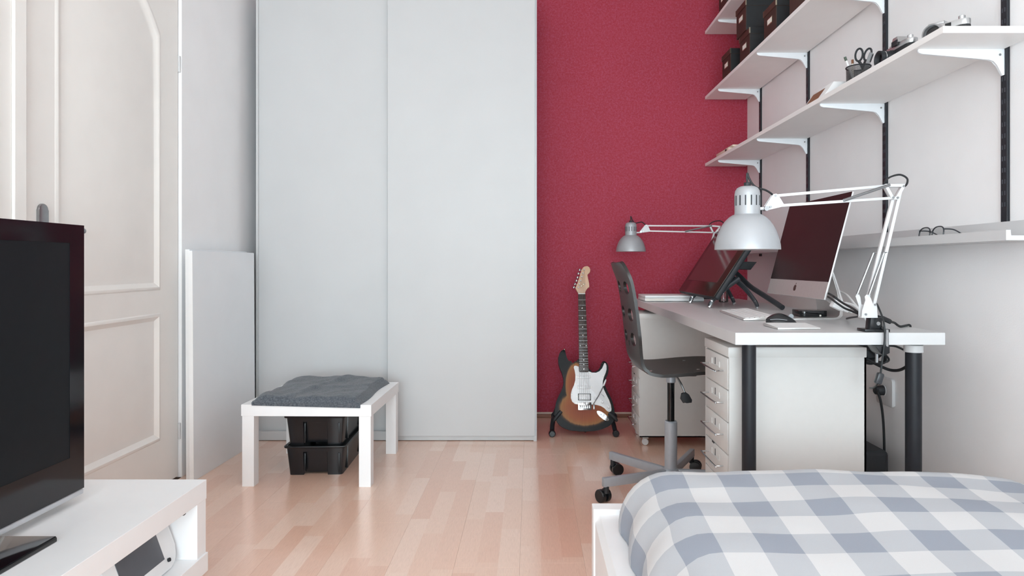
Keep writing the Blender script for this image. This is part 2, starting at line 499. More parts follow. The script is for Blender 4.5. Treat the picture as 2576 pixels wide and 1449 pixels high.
# stiles and rails around the two panels: built as the leaf skin with two holes (bridge of outline to outline)
def skin(mb, y0, y1, z0, z1, hole):
    t = bmesh.new()
    out = [t.verts.new((XD, y0, z0)), t.verts.new((XD, y1, z0)), t.verts.new((XD, y1, z1)), t.verts.new((XD, y0, z1))]
    es = [t.edges.new((out[i], out[(i + 1) % 4])) for i in range(4)]
    hv = [t.verts.new((XD, p[0], p[1])) for p in hole]
    es += [t.edges.new((hv[i], hv[(i + 1) % len(hv)])) for i in range(len(hv))]
    bmesh.ops.triangle_fill(t, use_beauty=True, edges=es)
    mb.merge(t)
skin(fr, DY0, DY1, 0.78, DH, panel_outline(*panels[0][:4], panels[0][4], 0))
skin(fr, DY0, DY1, 0.008, 0.78, panel_outline(*panels[1][:4], panels[1][4], 0))
fr.box(XD - 0.012, XD, DY0, DY0 + 0.001, 0.008, DH); fr.box(XD - 0.012, XD, DY1 - 0.001, DY1, 0.008, DH)
fr.build('stile_frame', DOORP, DX, smooth=False)
for pn in panels:
    mo = MB()
    prof = ((0, 0.0), (0.006, 0.0035), (0.014, 0.004), (0.022, -0.002), (0.032, -0.009), (0.046, -0.009), (0.075, -0.004))
    for (i0, d0), (i1, d1) in zip(prof[:-1], prof[1:]):
        ring_strip(mo, panel_outline(*pn[:4], pn[4], i0), panel_outline(*pn[:4], pn[4], i1), XD + d0, XD + d1)
    inner = panel_outline(*pn[:4], pn[4], 0.075)
    mo.bm.faces.new([mo.bm.verts.new((XD - 0.004, p[0], p[1])) for p in inner])
    bmesh.ops.remove_doubles(mo.bm, verts=mo.bm.verts[:], dist=1e-5)
    mo.build('door_panel', DOORP, DX, smooth=True)
# handle plate with lever
hp = MB(); n = 16; hy, hz = 2.13, 1.11
poly = [(hy + 0.021 * math.cos(a), hz + 0.021 * math.sin(a)) for a in [math.pi * i / n for i in range(n + 1)]] + \
       [(hy - 0.021 * math.cos(a), hz - 0.2 - 0.021 * math.sin(a)) for a in [math.pi * i / n for i in range(n + 1)]]
hp.prism(poly, XD, XD + 0.009, 'YZ', 0.0025)
hpo = hp.build('handle_plate', STEEL, DX)
MB().tube([(XD + 0.005, hy, hz - 0.06), (XD + 0.045, hy, hz - 0.06), (XD + 0.055, hy + 0.012, hz - 0.06), (XD + 0.055, hy + 0.12, hz - 0.06)], 0.009, 12).build('lever', STEEL, hpo)
for z in (1.82, 0.205):
    MB().cyl((XD + 0.004, DY1 + 0.004, z - 0.035), 0.006, 0.07).build('hinge', LAQ, DX)
# architrave and the next door beside it
tr = MB()
tr.box(XL, XL + 0.012, DY0 - 0.055, DY0 - 0.006, 0, DH + 0.06, 0.003)
tr.box(XL, XL + 0.012, DY0 - 0.055, DY1 + 0.004, DH + 0.012, DH + 0.06, 0.003)
struct('trim_1', tr, DOORP)
t2 = MB()
t2.box(XL, XL + 0.004, 1.1, DY0 - 0.057, 0, 2.16)
t2.box(XL + 0.004, XL + 0.012, 1.2, DY0 - 0.115, 1.655, 1.685, 0.004); t2.box(XL + 0.004, XL + 0.010, DY0 - 0.125, DY0 - 0.115, 0.1, 1.66, 0.003)
struct('trim_2', t2, DOORP)

# ------------------------------------------------------------------ wardrobe with two sliding doors
s_w = 474.7
WXA, WXB, WY = (638 - VX) / s_w, (1350.5 - VX) / s_w, F / s_w
wd = thing('wardrobe', 'tall white two-door sliding wardrobe beside the red wall', 'wardrobe', ((WXA + WXB) / 2, WY, 0))
MB().box(WXB - 0.018, WXB, WY + 0.004, YB - 0.004, 0, 2.44, 0.001).build('side_panel', WARD, wd, smooth=False)
MB().box(WXA, WXA + 0.018, WY + 0.06, YB - 0.004, 0, 2.44, 0.001).build('side_panel', WARD, wd, smooth=False)
MB().box(WXA, WXB, WY + 0.06, YB - 0.004, 2.422, 2.44).build('top_panel', WARD, wd, smooth=False)
MB().box(WXA + 0.018, WXB - 0.018, YB - 0.014, YB - 0.006, 0.05, 2.422).build('back_panel', WARD, wd, smooth=False)
MB().box(WXA + 0.018, WXB - 0.018, WY + 0.075, YB - 0.014, 0.045, 0.062).build('bottom_panel', WARD, wd, smooth=False)
MB().box(WXA + 0.02, WXB - 0.014, WY + 0.012, WY + 0.03, 0.003, 0.05, 0.001).build('plinth', WARD, wd, smooth=False)
MB().box(WXA, WXA + 0.012, WY + 0.03, WY + 0.06, 0, 2.44).build('filler_strip', WARD, wd, smooth=False)
MB().box(WXA + 0.002, (1010 - VX) / s_w, WY + 0.04, WY + 0.058, 0.03, 2.43, 0.0015).build('sliding_door', WARD, wd, smooth=False)
MB().box((975 - VX) / s_w, (1346 - VX) / s_w, WY, WY + 0.018, 0.028, 2.435, 0.0015).build('sliding_door', WARD, wd, smooth=False)
MB().box((1347.2 - VX) / s_w, (1348.6 - VX) / s_w, WY + 0.001, WY + 0.005, 0.03, 2.435).build('edge_strip', SILVER, wd, smooth=False)

# ------------------------------------------------------------------ two boards leaning by the left wall
bd = thing('board', 'front of two white boards standing against the left wall, grey-white face outward', 'board', (-1.455, 3.2, 0), 'white boards leaning beside the wardrobe')
MB().box(-1.4690, -1.4500, 2.905, 3.52, 0, 0.998, 0.001).build('panel', PANEL, bd, smooth=False)
MB().box(-1.4688, -1.4502, 2.9035, 2.9055, 0.002, 0.996).build('edge_band', BOARDE, bd, smooth=False)
bd.rotation_euler = (0, R(-0.35), R(-1.2))
bd = thing('board', 'rear of two white boards, squeezed between the front board and the wall', 'board', (-1.487, 3.2, 0), 'white boards leaning beside the wardrobe')
MB().box(-1.4975, -1.4785, 2.925, 3.50, 0, 1.004, 0.001).build('panel', PANEL, bd, smooth=False)
MB().box(-1.4973, -1.4787, 2.9235, 2.9255, 0.002, 1.002).build('edge_band', BOARDE, bd, smooth=False)
bd.rotation_euler = (0, R(-0.25), R(-0.4))

# ------------------------------------------------------------------ low square table, blanket and crates
TY, TX0, TX1, TZ = 2.83, -1.218, -0.667, 0.347
tb = thing('side_table', 'small low white square table with thick legs in front of the wardrobe', 'table', ((TX0 + TX1) / 2, TY + 0.275, 0))
MB().box(TX0, TX1, TY, TY + 0.55, TZ - 0.049, TZ, 0.0012).build('tabletop', LAQW, tb, smooth=False)
for x in (TX0 + 0.003, TX1 - 0.053):
    for y in (TY + 0.003, TY + 0.497):
        MB().box(x, x + 0.05, y, y + 0.05, 0, TZ - 0.049, 0.001).build('leg', LAQW, tb, smooth=False)
MB().lathe([(0.004, 0), (0.008, 0.004), (0.008, 0.012)], (TX1 - 0.03, TY + 0.13, TZ - 0.062)).build('screw_cap', mat('brown_cap', (110, 74, 50), 0.5), tb)
tb.rotation_euler = (0, 0, R(-0.8))

def blanket():
    mb = MB(); bm = mb.bm
    nx, ny = 72, 64
    X0, X1 = -1.175, -0.705
    Y0, Y1 = TY - 0.006, TY + 0.505
    th = 0.030
    rows = []
    for j in range(ny + 1):
        row = []
        for i in range(nx + 1):
            u, v = i / nx, j / ny
            # outline wobbles: the right side is pulled in at the back, the front corner slips over the edge
            x = X0 + (X1 - X0) * u + 0.012 * math.sin(v * 7) * (u - 0.5) + 0.02 * (1 - v) * (u > 0.0) * u * -0.6
            y = Y0 + (Y1 - Y0) * v + 0.003 * math.sin(u * 5 + 1) - 0.008 * max(0, u - 0.6) * (1 - v)
            eu = min(u, 1 - u) / 0.09; ev = min(v, 1 - v) / 0.075
            e = 1.0
            if eu < 1: e *= math.sqrt(max(0, 1 - (1 - eu) ** 2))
            if ev < 1: e *= math.sqrt(max(0, 1 - (1 - ev) ** 2))
            p = Vector((x * 6, y * 6, 0))
            w = noise.noise(p * 1.1) * 0.010 + noise.noise(p * 2.6 + Vector((3, 1, 0))) * 0.006 + noise.noise(p * 6) * 0.0018
            ridge = 0.007 * math.exp(-((u - 0.45 - 0.35 * (v - 0.5)) / 0.05) ** 2) + 0.008 * math.exp(-((v - 0.35 - 0.2 * u) / 0.06) ** 2) * u
            z = TZ + 0.001 + e * (th + w * 0.9 + ridge) + 0.010 * e * v
            if u > 0.955: z = TZ + 0.001 + (1 - u) / 0.045 * 0.018 + 0.002     # lower fold layer peeping out at the right
            tf = TY + 0.000 - (x - (TX0 + TX1) / 2) * math.tan(R(0.8))          # front edge of the slightly turned table
            if j == 0: y, z = tf - 0.0045, TZ - 0.003 - 0.010 * u
            elif j == 1: y, z = tf - 0.0055, TZ + 0.010
            else: y = max(y, tf + 0.003 * (j - 1)); z = max(z, TZ + 0.0015 + (0.012 if j == 2 else 0.0))
            row.append(bm.verts.new((x, y, z)))
        rows.append(row)
    for j in range(ny):
        for i in range(nx):
            bm.faces.new((rows[j][i], rows[j][i + 1], rows[j + 1][i + 1], rows[j + 1][i]))
    # underside
    c = [rows[0][i] for i in range(nx + 1)] + [rows[j][nx] for j in range(1, ny + 1)] + [rows[ny][i] for i in range(nx - 1, -1, -1)] + [rows[j][0] for j in range(ny - 1, 0, -1)]
    front = set(rows[0])
    def tfront(x): return TY - (x - (TX0 + TX1) / 2) * math.tan(R(0.8))
    b1 = [bm.verts.new((v.co.x, tfront(v.co.x) - 0.0012, v.co.z)) if v in front else bm.verts.new((v.co.x, v.co.y if v.co.y > tfront(v.co.x) else tfront(v.co.x) - 0.0012, TZ + 0.0006)) for v in c]
    bot = [bm.verts.new((v.co.x, v.co.y, TZ + 0.0004)) for v in b1]
    n = len(c)
    for i in range(n):
        bm.faces.new((c[i], c[(i + 1) % n], b1[(i + 1) % n], b1[i])); bm.faces.new((b1[i], b1[(i + 1) % n], bot[(i + 1) % n], bot[i]))
    bm.faces.new(bot)
    return mb
bk = blanket().build('blanket', FLEECE, None, loc=(-0.94, TY + 0.25, TZ))
tag(bk, 'folded charcoal grey fleece blanket lying on the low white table', 'blanket')

def crate(name, label, z0, group):
    """tapered stacking crate with a recessed middle on its front, its own rolled rim"""
    H = 0.132
    xc, y0, D_ = -0.965, 2.985, 0.40
    c = thing(name, label, 'crate', (xc, y0 + D_ / 2, z0), group)
    def outline(k, rec):
        hw = 0.117 + 0.012 * k; f = y0 + 0.012 * (1 - k); b = y0 + D_ - 0.012 * (1 - k)
        nw = 0.049
        return [(xc - hw + 0.012, f), (xc - nw - 0.004, f), (xc - nw, f + rec), (xc + nw, f + rec), (xc + nw + 0.004, f), (xc + hw - 0.012, f), (xc + hw - 0.004, f + 0.004), (xc + hw, f + 0.012),
                (xc + hw, b - 0.012), (xc + hw - 0.012, b), (xc - hw + 0.012, b), (xc - hw, b - 0.012), (xc - hw, f + 0.012), (xc - hw + 0.004, f + 0.004)]
    mb = MB(); bm = mb.bm
    rings = []
    for k, zz in ((0.0, 0.0), (0.06, 0.012), (0.78, H * 0.78), (0.8, H * 0.8), (1.0, H)):
        rec = 0.010 if k <= 0.79 else 0.0
        ring = []
        for idx, p in enumerate(outline(k, rec)):
            zl = zz
            if idx in (2, 3) and k == 0.0: zl = 0.010
            ring.append(bm.verts.new((p[0], p[1], z0 + zl)))
        rings.append(ring)
    for a, b in zip(rings[:-1], rings[1:]):
        n = len(a)
        for i in range(n): bm.faces.new((a[i], a[(i + 1) % n], b[(i + 1) % n], b[i]))
    bm.faces.new(rings[0][::-1])
    # inside wall and floor
    inn = [bm.verts.new((p[0] * 0.975 + xc * 0.025, p[1] + (0.004 if p[1] < y0 + 0.2 else -0.004), z0 + H)) for p in outline(1.0, 0)]
    inb = [bm.verts.new((p[0] * 0.965 + xc * 0.035, p[1] + (0.014 if p[1] < y0 + 0.2 else -0.014), z0 + 0.014)) for p in outline(0.0, 0)]
    n = len(inn)
    for i in range(n):
        bm.faces.new((rings[-1][i], rings[-1][(i + 1) % n], inn[(i + 1) % n], inn[i]))
        bm.faces.new((inn[i], inn[(i + 1) % n], inb[(i + 1) % n], inb[i]))
    bm.faces.new(inb)
    mb.build('body', BLKP, c)
    rim = outline(1.0, 0)
    rim = [r for i, r in enumerate(rim) if i not in (2, 3)]
    MB().tube([(xc + (p[0] - xc) * 1.035, p[1] + (-0.005 if p[1] < y0 + 0.2 else 0.005), z0 + H - 0.004) for p in rim], 0.0055, 8, 1, True).build('rim', BLKP, c)
    for x in (-0.045, 0.105):
        MB().box(xc + x - 0.003, xc + x + 0.003, y0 - 0.002, y0 + 0.010, z0 + 0.012, z0 + H * 0.76, 0.0015).build('rib', BLKP, c)
    for y in (0.07, 0.33):
        MB().box(xc + 0.118, xc + 0.129, y0 + y, y0 + y + 0.012, z0 + 0.012, z0 + H * 0.9, 0.002).build('rib', BLKP, c)
    c.rotation_euler = (0, 0, R(2.0))
    return c
crate('storage_crate', 'lower black plastic crate standing on the floor under the white table', 0.0, 'black crates stacked under the low table')
crate('storage_crate', 'upper black plastic crate stacked on the lower one, close under the tabletop', 0.1335, 'black crates stacked under the low table')

# ------------------------------------------------------------------ television bench, television, hand-held console
BX0, BX1, BY0, BY1, BZ = -1.437, -0.887, 0.349, 1.839, 0.35
be = thing('tv_bench', 'low white television bench with open shelf beside the panelled door', 'bench', ((BX0 + BX1) / 2, (BY0 + BY1) / 2, 0))
MB().box(BX0, BX1, BY0, BY1, BZ - 0.052, BZ, 0.001).build('top', LAQW, be, smooth=False)
for y in (BY0, BY1 - 0.048):
    MB().box(BX0 + 0.002, BX1 - 0.002, y, y + 0.048, 0.151, BZ - 0.052, 0.0008).build('end_panel', LAQW, be, smooth=False)
MB().box(BX0, BX1 + 0.003, BY0, BY1 + 0.002, 0.10, 0.151, 0.001).build('shelf', LAQW, be, smooth=False)
for y in (BY0 + 0.01, BY1 - 0.058):
    for x in (BX0 + 0.01, BX1 - 0.06):
        MB().box(x, x + 0.05, y, y + 0.048, 0, 0.10).build('foot', LAQW, be, smooth=False)
MB().lathe([(0.003, 0), (0.006, 0.003), (0.006, 0.01)], (BX1 - 0.012, BY1 - 0.10, BZ - 0.061), seg=16).build('cable_clip', BLKM, be)

XT, TVY0, TVY1, TVZ0, TVZ1 = -1.11, 0.57, 1.67, 0.372, 1.035
tv = thing('television', 'large flat black television on a dark glass foot on the white bench', 'television', (-1.14, 1.12, BZ))
MB().box(XT - 0.055, XT - 0.004, TVY0 + 0.004, TVY1 - 0.004, TVZ0 + 0.012, TVZ1 - 0.003, 0.008, 3).build('housing', BLKM, tv)
fb = MB(); b_ = 0.052
for (y0, y1, z0, z1) in ((TVY0, TVY1, TVZ1 - 0.045, TVZ1), (TVY0, TVY1, TVZ0 + 0.012, TVZ0 + 0.10), (TVY0, TVY0 + b_, TVZ0 + 0.10, TVZ1 - 0.045), (TVY1 - b_, TVY1, TVZ0 + 0.10, TVZ1 - 0.045)):
    fb.box(XT - 0.006, XT, y0, y1, z0, z1)
fb.build('bezel', mat('glossy_black_bezel', (20, 22, 26), 0.09, var=0.05, spec=0.5), tv)
MB().box(XT - 0.006, XT - 0.001, TVY0 + b_, TVY1 - b_, TVZ0 + 0.10, TVZ1 - 0.045).build('screen', TVSCR, tv, smooth=False)
MB().box(XT - 0.012, XT + 0.003, TVY0 + 0.006, TVY1 - 0.006, TVZ0, TVZ0 + 0.0115, 0.002).build('lower_trim', mat('pale_silver_trim', (196, 198, 202), 0.3, 0.3), tv)
MB().prism([(-1.28, 0.815), (-1.005, 0.815), (-1.005, 1.425), (-1.012, 1.432), (-1.28, 1.432)], BZ, BZ + 0.010, 'XY', 0.002).build('foot', BLKG, tv)
MB().box(-1.17, -1.125, 1.02, 1.22, BZ + 0.010, TVZ0 + 0.05, 0.004).build('neck', BLKM, tv)

# white hand-held console leaning inside the bench
hc = thing('handheld_console', 'white rounded handheld game console with grey screen, propped inside the bench', 'console', (-0.925, 1.6, 0.151))
def slab(y0, y1, z0, z1, r, x0, x1):
    pts = []
    for cy, cz, a0 in ((y1 - r, z1 - r, 0), (y0 + r, z1 - r, 90), (y0 + r, z0 + r, 180), (y1 - r, z0 + r, 270)):
        for i in range(7):
            a = R(a0 + 15 * i); pts.append((cy + r * math.cos(a), cz + r * math.sin(a)))
    return MB().prism(pts, x0, x1, 'YZ', 0.004)
slab(1.50, 1.775, 0.151, 0.291, 0.045, -0.947, -0.925).build('body', WCABLE, hc)
MB().box(-0.9252, -0.9238, 1.545, 1.715, 0.180, 0.28, 0.0005).build('screen', GREYSCR, hc, smooth=False)
MB().cyl((-0.9252, 1.728, 0.172), 0.005, 0.005, (1, 0, 0)).build('thumb_stick', BLKM, hc)
hc.rotation_euler = (0, R(-20), 0)
hc.location.z += 0.0072            # its lower rear edge rests on the shelf

# ------------------------------------------------------------------ electric guitar on its stand
GT = R(15.5); GY0, GZ0 = 3.65, 0.0206
GX0 = (1474 - VX) * GY0 / F
def gp(px, py):
    """photo point -> (u, v) on the tilted guitar plane"""
    rx, rz = (px - VX) / F, (VY - py) / F
    # plane: -cos*(y-GY0) + sin*(z-GZ0) = 0
    t = (-math.cos(GT) * GY0 - math.sin(GT) * (EYE - GZ0)) / (-math.cos(GT) + math.sin(GT) * rz)
    x, y, z = rx * t, t, EYE + rz * t
    return (x - GX0, (y - GY0) * math.sin(GT) + (z - GZ0) * math.cos(GT))
A_ = lambda zx, zy: gp(1380 + zx / 6.3, 650 + zy / 6.3)          # headstock / neck detail frame
B_ = lambda zx, zy: gp(1370 + zx / 5.795, 860 + zy / 5.795)      # body detail frame
gt = thing('electric_guitar', 'sunburst electric guitar with white pickguard leaning on a stand by the red wall', 'guitar', (GX0, GY0, GZ0))
OFFg = OFF[gt]
def gpart(name, mb, m, parent=None, smooth=True):
    # guitar parts are modelled in the guitar's own frame: x across, y to the back, z along the neck
    parent = parent or gt
    old = OFF[parent]; OFF[parent] = Vector((0, 0, 0))
    o = mb.build(name, m, parent, smooth)
    OFF[parent] = old; OFF[o] = Vector((0, 0, 0))
    return o
def spline(pts, k=4):
    n = len(pts); out = []
    for i in range(n):
        p0, p1, p2, p3 = [Vector(pts[(i + d) % n]) for d in (-1, 0, 1, 2)]
        for j in range(k):
            t = j / k
            out.append(0.5 * ((2 * p1) + (p2 - p0) * t + (2 * p0 - 5 * p1 + 4 * p2 - p3) * t * t + (3 * p1 - p0 - 3 * p2 + p3) * t ** 3))
    return [(p.x, p.y) for p in out]
body = [(497, 240), (480, 275), (450, 300), (410, 305), (370, 290), (335, 250), (315, 200), (305, 150), (295, 117), (270, 114), (235, 140), (210, 190), (200, 250), (205, 320), (225, 390), (250, 450), (270, 520), (277, 580), (268, 650), (240, 720), (205, 790), (175, 860), (157, 940), (152, 1010), (155, 1080), (175, 1150), (215, 1210), (280, 1255), (360, 1285), (450, 1298), (560, 1305), (680, 1303), (780, 1290), (870, 1260), (950, 1220), (1000, 1160), (1018, 1090), (1020, 1010), (1005, 930), (980, 850), (945, 770), (905, 690), (880, 630), (875, 590), (890, 540), (915, 490), (930, 430), (932, 380), (925, 340), (905, 300), (875, 280), (850, 283), (832, 310), (820, 350), (795, 395), (760, 425), (715, 440), (675, 435), (655, 415), (640, 375), (560, 340), (505, 300)]
def m_burst():
    g = N('sunburst_lacquer')
    tc = g.n('ShaderNodeTexCoord'); sp = g.n('ShaderNodeSeparateXYZ'); g.l(tc.outputs['Object'], sp.inputs[0])
    def ell(c, a, b):
        u, v = B_(*c); s = abs(B_(c[0] + 100, c[1])[0] - u) / 100
        dx = g.math('DIVIDE', g.math('SUBTRACT', sp.outputs['X'], u), a * s); dz = g.math('DIVIDE', g.math('SUBTRACT', sp.outputs['Z'], v), b * s)
        return g.math('ADD', g.math('MULTIPLY', dx, dx), g.math('MULTIPLY', dz, dz))
    e = g.math('MINIMUM', ell((590, 960), 365, 255), ell((470, 640), 165, 330))
    nz = g.n('ShaderNodeTexNoise'); nz.inputs['Scale'].default_value = 26; nz.inputs['Detail'].default_value = 3
    mp = g.n('ShaderNodeMapping'); mp.inputs['Scale'].default_value = (3, 1, 0.4); g.l(tc.outputs['Object'], mp.inputs['Vector']); g.l(mp.outputs['Vector'], nz.inputs['Vector'])
    f = g.math('ADD', g.math('MULTIPLY', e, 0.6), g.math('MULTIPLY', g.math('SUBTRACT', nz.outputs['Fac'], 0.5), 0.12))
    col = g.ramp(f, [(0.0, lin((136, 68, 48))), (0.34, lin((150, 88, 54))), (0.55, lin((150, 104, 62))), (0.64, lin((60, 44, 36))), (0.74, lin((24, 24, 26)))])
    n2 = g.n('ShaderNodeTexNoise'); n2.inputs['Scale'].default_value = 60
    mp2 = g.n('ShaderNodeMapping'); mp2.inputs['Scale'].default_value = (4, 1, 0.15); g.l(tc.outputs['Object'], mp2.inputs['Vector']); g.l(mp2.outputs['Vector'], n2.inputs['Vector'])
    mx = g.n('ShaderNodeMixRGB', blend_type='MULTIPLY'); mx.inputs[0].default_value = 0.6
    g.l(col, mx.inputs[1]); g.l(g.ramp(n2.outputs['Fac'], [(0.3, (0.75, 0.7, 0.66, 1)), (0.7, (1, 1, 1, 1))]), mx.inputs[2])
    g.l(mx.outputs[0], g.b.inputs['Base Color']); g.b.inputs['Roughness'].default_value = 0.35
    g.b.inputs['Coat Weight'].default_value = 0.08; g.b.inputs['Coat Roughness'].default_value = 0.05; g.b.inputs['Specular IOR Level'].default_value = 0.12
    return g.m
gpart('body', MB().prism(spline([B_(*p) for p in body], 3), 0, 0.043, 'XZ', 0.006), m_burst())
pg = [(425, 375), (432, 352), (455, 347), (497, 362), (500, 425), (520, 440), (630, 440), (648, 430), (690, 450), (750, 452), (800, 430), (840, 385), (858, 340), (872, 308), (890, 315), (902, 350), (903, 400), (890, 450), (865, 510), (848, 570), (845, 630), (860, 690), (900, 770), (940, 850), (965, 920), (975, 980), (970, 1010), (945, 1025), (910, 1010), (870, 965), (820, 935), (760, 920), (690, 912), (480, 912), (440, 905), (400, 870), (382, 820), (382, 760), (400, 690), (430, 630), (448, 560), (448, 480), (438, 420)]
pgo = gpart('pickguard', MB().prism([B_(*p) for p in pg], -0.0025, 0.001, 'XZ', 0.0006), PGUARD)
sc = MB()
for p in ((442, 362), (665, 456), (880, 328), (852, 506), (449, 610), (398, 765), (457, 892), (917, 846), (955, 1005), (705, 898), (805, 735), (880, 815), (470, 510), (675, 511), (472, 660), (678, 660), (475, 803), (683, 803)):
    u, v = B_(*p); sc.cyl((u, -0.0038, v), 0.0022, 0.0016, (0, 1, 0), 10)
gpart('screw', sc, BRASS, pgo)['kind'] = 'stuff'
for y in (512, 660):
    a, b = B_(478, y - 26), B_(670, y + 26)
    gpart('pickup', MB().box(a[0], b[0], -0.006, 0, b[1], a[1], 0.002), PGUARD, pgo)
a, b = B_(485, 755), B_(675, 855)
hum = gpart('humbucker_frame', MB().box(a[0], b[0], -0.0045, 0, b[1], a[1], 0.001), BLKP, pgo)
a2, b2 = B_(495, 762), B_(666, 848)
gpart('humbucker', MB().box(a2[0], b2[0], -0.0075, -0.001, b2[1], a2[1], 0.003), PGUARD, pgo)
pp = MB()
for y, w0 in ((512, -0.0062), (660, -0.0062), (778, -0.0077), (828, -0.0077)):
    for i in range(6):
        u, v = B_(506 + 27 * i + (6 if y > 700 else 0), y); pp.cyl((u, w0 - 0.0008, v), 0.0018, 0.0012, (0, 1, 0), 8)
gpart('pole_piece', pp, STEEL, pgo)['kind'] = 'stuff'
for p in ((735, 822), (838, 877), (932, 950)):
    u, v = B_(*p); gpart('knob', MB().lathe([(0.0095, 0), (0.0085, -0.006), (0.006, -0.007), (0.0055, -0.012), (0.0045, -0.013)], (u, 0, v), (0, 1, 0), 20), PGUARD, pgo)
u, v = B_(826, 757); u2, v2 = B_(878, 812)
gpart('selector_switch', MB().bar((u, -0.003, v), (u2, -0.003, v2), 0.0022, 0.0012).cyl(((u + u2) / 2, -0.014, (v + v2) / 2), 0.0018, 0.012, (0, 1, 0), 10), GREYPL, pgo)
# fingerboard, frets, inlays
nk = [A_(467, 560), A_(580, 560), B_(640, 432), B_(625, 443), B_(515, 443), B_(500, 432)]
fbd = gpart('fingerboard', MB().prism(nk, -0.012, -0.006, 'XZ', 0.001), ROSE)
gpart('neck', MB().prism([A_(470, 560), A_(577, 560), B_(637, 430), B_(503, 430)], -0.006, 0.012, 'XZ', 0.003), WOODN)
gpart('nut', MB().box(A_(467, 570)[0], A_(580, 570)[0], -0.0135, -0.006, A_(0, 573)[1], A_(0, 560)[1], 0.0005), PEARL)
def edge_x(py):
    t = (py - 739) / (936 - 739)
    return 1454.1 + 2.2 * t, 1472 + 8.4 * t
for py in [650 + y / 6.3 for y in (664, 750, 834, 912, 988, 1058, 1126, 1190, 1250, 1308, 1364, 1415)] + [860 + y / 5.795 for y in (127, 170, 210, 252, 288, 322, 354, 385, 412)]:
    l, r = edge_x(py); a, b = gp(l, py), gp(r, py)
    gpart('fret', MB().bar((a[0], -0.0125, a[1]), (b[0], -0.0125, b[1]), 0.0013, 0.0013), STEEL, fbd, False)
for p in (A_(530, 795), A_(534, 951), A_(538, 1095), A_(541, 1222), A_(500, 1389), A_(594, 1389), B_(565, 192), B_(568, 268), B_(569, 335), B_(570, 399)):
    gpart('inlay_dot', MB().cyl((p[0], -0.0124, p[1]), 0.0031, 0.001, (0, 1, 0), 12), PEARL, fbd)
# headstock and tuners
hs = [(467, 557), (465, 535), (430, 490), (428, 460), (455, 400), (480, 330), (505, 240), (525, 180), (545, 145), (575, 127), (615, 122), (645, 140), (662, 175), (658, 215), (640, 240), (612, 255), (610, 270), (625, 320), (640, 390), (648, 450), (630, 468), (600, 485), (585, 510), (580, 557)]
hso = gpart('headstock', MB().prism([A_(*p) for p in hs], -0.002, 0.012, 'XZ', 0.002), WOODN)
posts = ((562, 186), (543, 240), (525, 298), (507, 358), (487, 413), (468, 465)); knobs = ((495, 172), (476, 230), (462, 292), (444, 343), (423, 397), (405, 447))
for pq, kq in zip(posts, knobs):
    a, b = A_(*pq), A_(*kq)
    t = gpart('tuner', MB().cyl((a[0], -0.012, a[1]), 0.0038, 0.012, (0, 1, 0), 12).tube([(a[0], 0.016, a[1]), (b[0], 0.016, b[1])], 0.0022, 8, 1), STEEL, hso)
    gpart('tuner_button', MB().lathe([(0.001, -0.009), (0.006, -0.006), (0.0075, 0), (0.006, 0.006), (0.001, 0.009)], (b[0], 0.016, b[1]), (0.35, 0, 0.94), 12), CHROME, hso)
for p in ((560, 411), (524, 439)):
    u, v = A_(*p); gpart('string_tree', MB().box(u - 0.006, u + 0.006, -0.006, -0.002, v - 0.0028, v + 0.0028, 0.001), BRASS, hso)
# bridge, tremolo arm, strings, jack plate
a, b = B_(485, 882), B_(684, 995)
br = gpart('bridge', MB().box(a[0], b[0], -0.006, 0.0, b[1], a[1], 0.001), CHROME)
for i in range(6):
    u, v = B_(513 + 28.5 * i, 945); gpart('saddle', MB().box(u - 0.0046, u + 0.0046, -0.013, -0.005, v - 0.011, v + 0.008, 0.0025), CHROME, br)
gpart('arm_socket', MB().box(B_(688, 0)[0], B_(708, 0)[0], -0.004, 0.002, B_(0, 985)[1], B_(0, 905)[1], 0.001), STEEL, br)
p0, p1, p2, p3, p4 = B_(700, 922), B_(712, 902), B_(775, 800), B_(850, 650), B_(886, 560)
ta = gpart('tremolo_arm', MB().tube([(p0[0], -0.004, p0[1]), (p1[0], -0.022, p1[1]), (p2[0], -0.026, p2[1]), (p3[0], -0.026, p3[1]), (p4[0], -0.026, p4[1])], 0.0026, 8), CHROME)
d = Vector((p4[0] - p3[0], 0, p4[1] - p3[1])); L_ = d.length; d.normalize()
gpart('arm_tip', MB().lathe([(0.003, 0), (0.0045, 0.004), (0.0052, L_ * 0.7), (0.003, L_ * 1.05)], (p3[0], -0.026, p3[1]), d, 12), PGUARD, ta)
st = MB()
for i in range(6):
    n0 = A_(474 + 19.5 * i, 566); b0 = B_(513 + 28.5 * i, 945); q = posts[5 - i]; h0 = A_(q[0] + 6, q[1])
    st.tube([(h0[0], -0.008, h0[1]), (n0[0], -0.0138, n0[1]), (b0[0], -0.0145, b0[1])], 0.0004, 5, 1)
gpart('strings', st, STEEL)['kind'] = 'stuff'
u, v = B_(848, 1077); u2, v2 = B_(935, 1145); ang = math.atan2(v2 - v, u2 - u); ra = math.hypot(u2 - u, v2 - v)
jp = [(u + ra * math.cos(t) * math.cos(ang) - ra * 0.36 * math.sin(t) * math.sin(ang), v + ra * math.cos(t) * math.sin(ang) + ra * 0.36 * math.sin(t) * math.cos(ang)) for t in [2 * math.pi * i / 28 for i in range(28)]]
jo = gpart('jack_plate', MB().prism(jp, -0.003, 0.001, 'XZ', 0.001), CHROME)
uj, vj = B_(822, 1060); gpart('jack_socket', MB().cyl((uj, -0.0065, vj), 0.005, 0.004, (0, 1, 0), 14), STEEL, jo)
u, v = B_(597, 1300); gpart('strap_button', MB().lathe([(0.004, 0.006), (0.003, -0.004), (0.0045, -0.007)], (u, 0.02, v), (0, 0, 1), 12), CHROME)
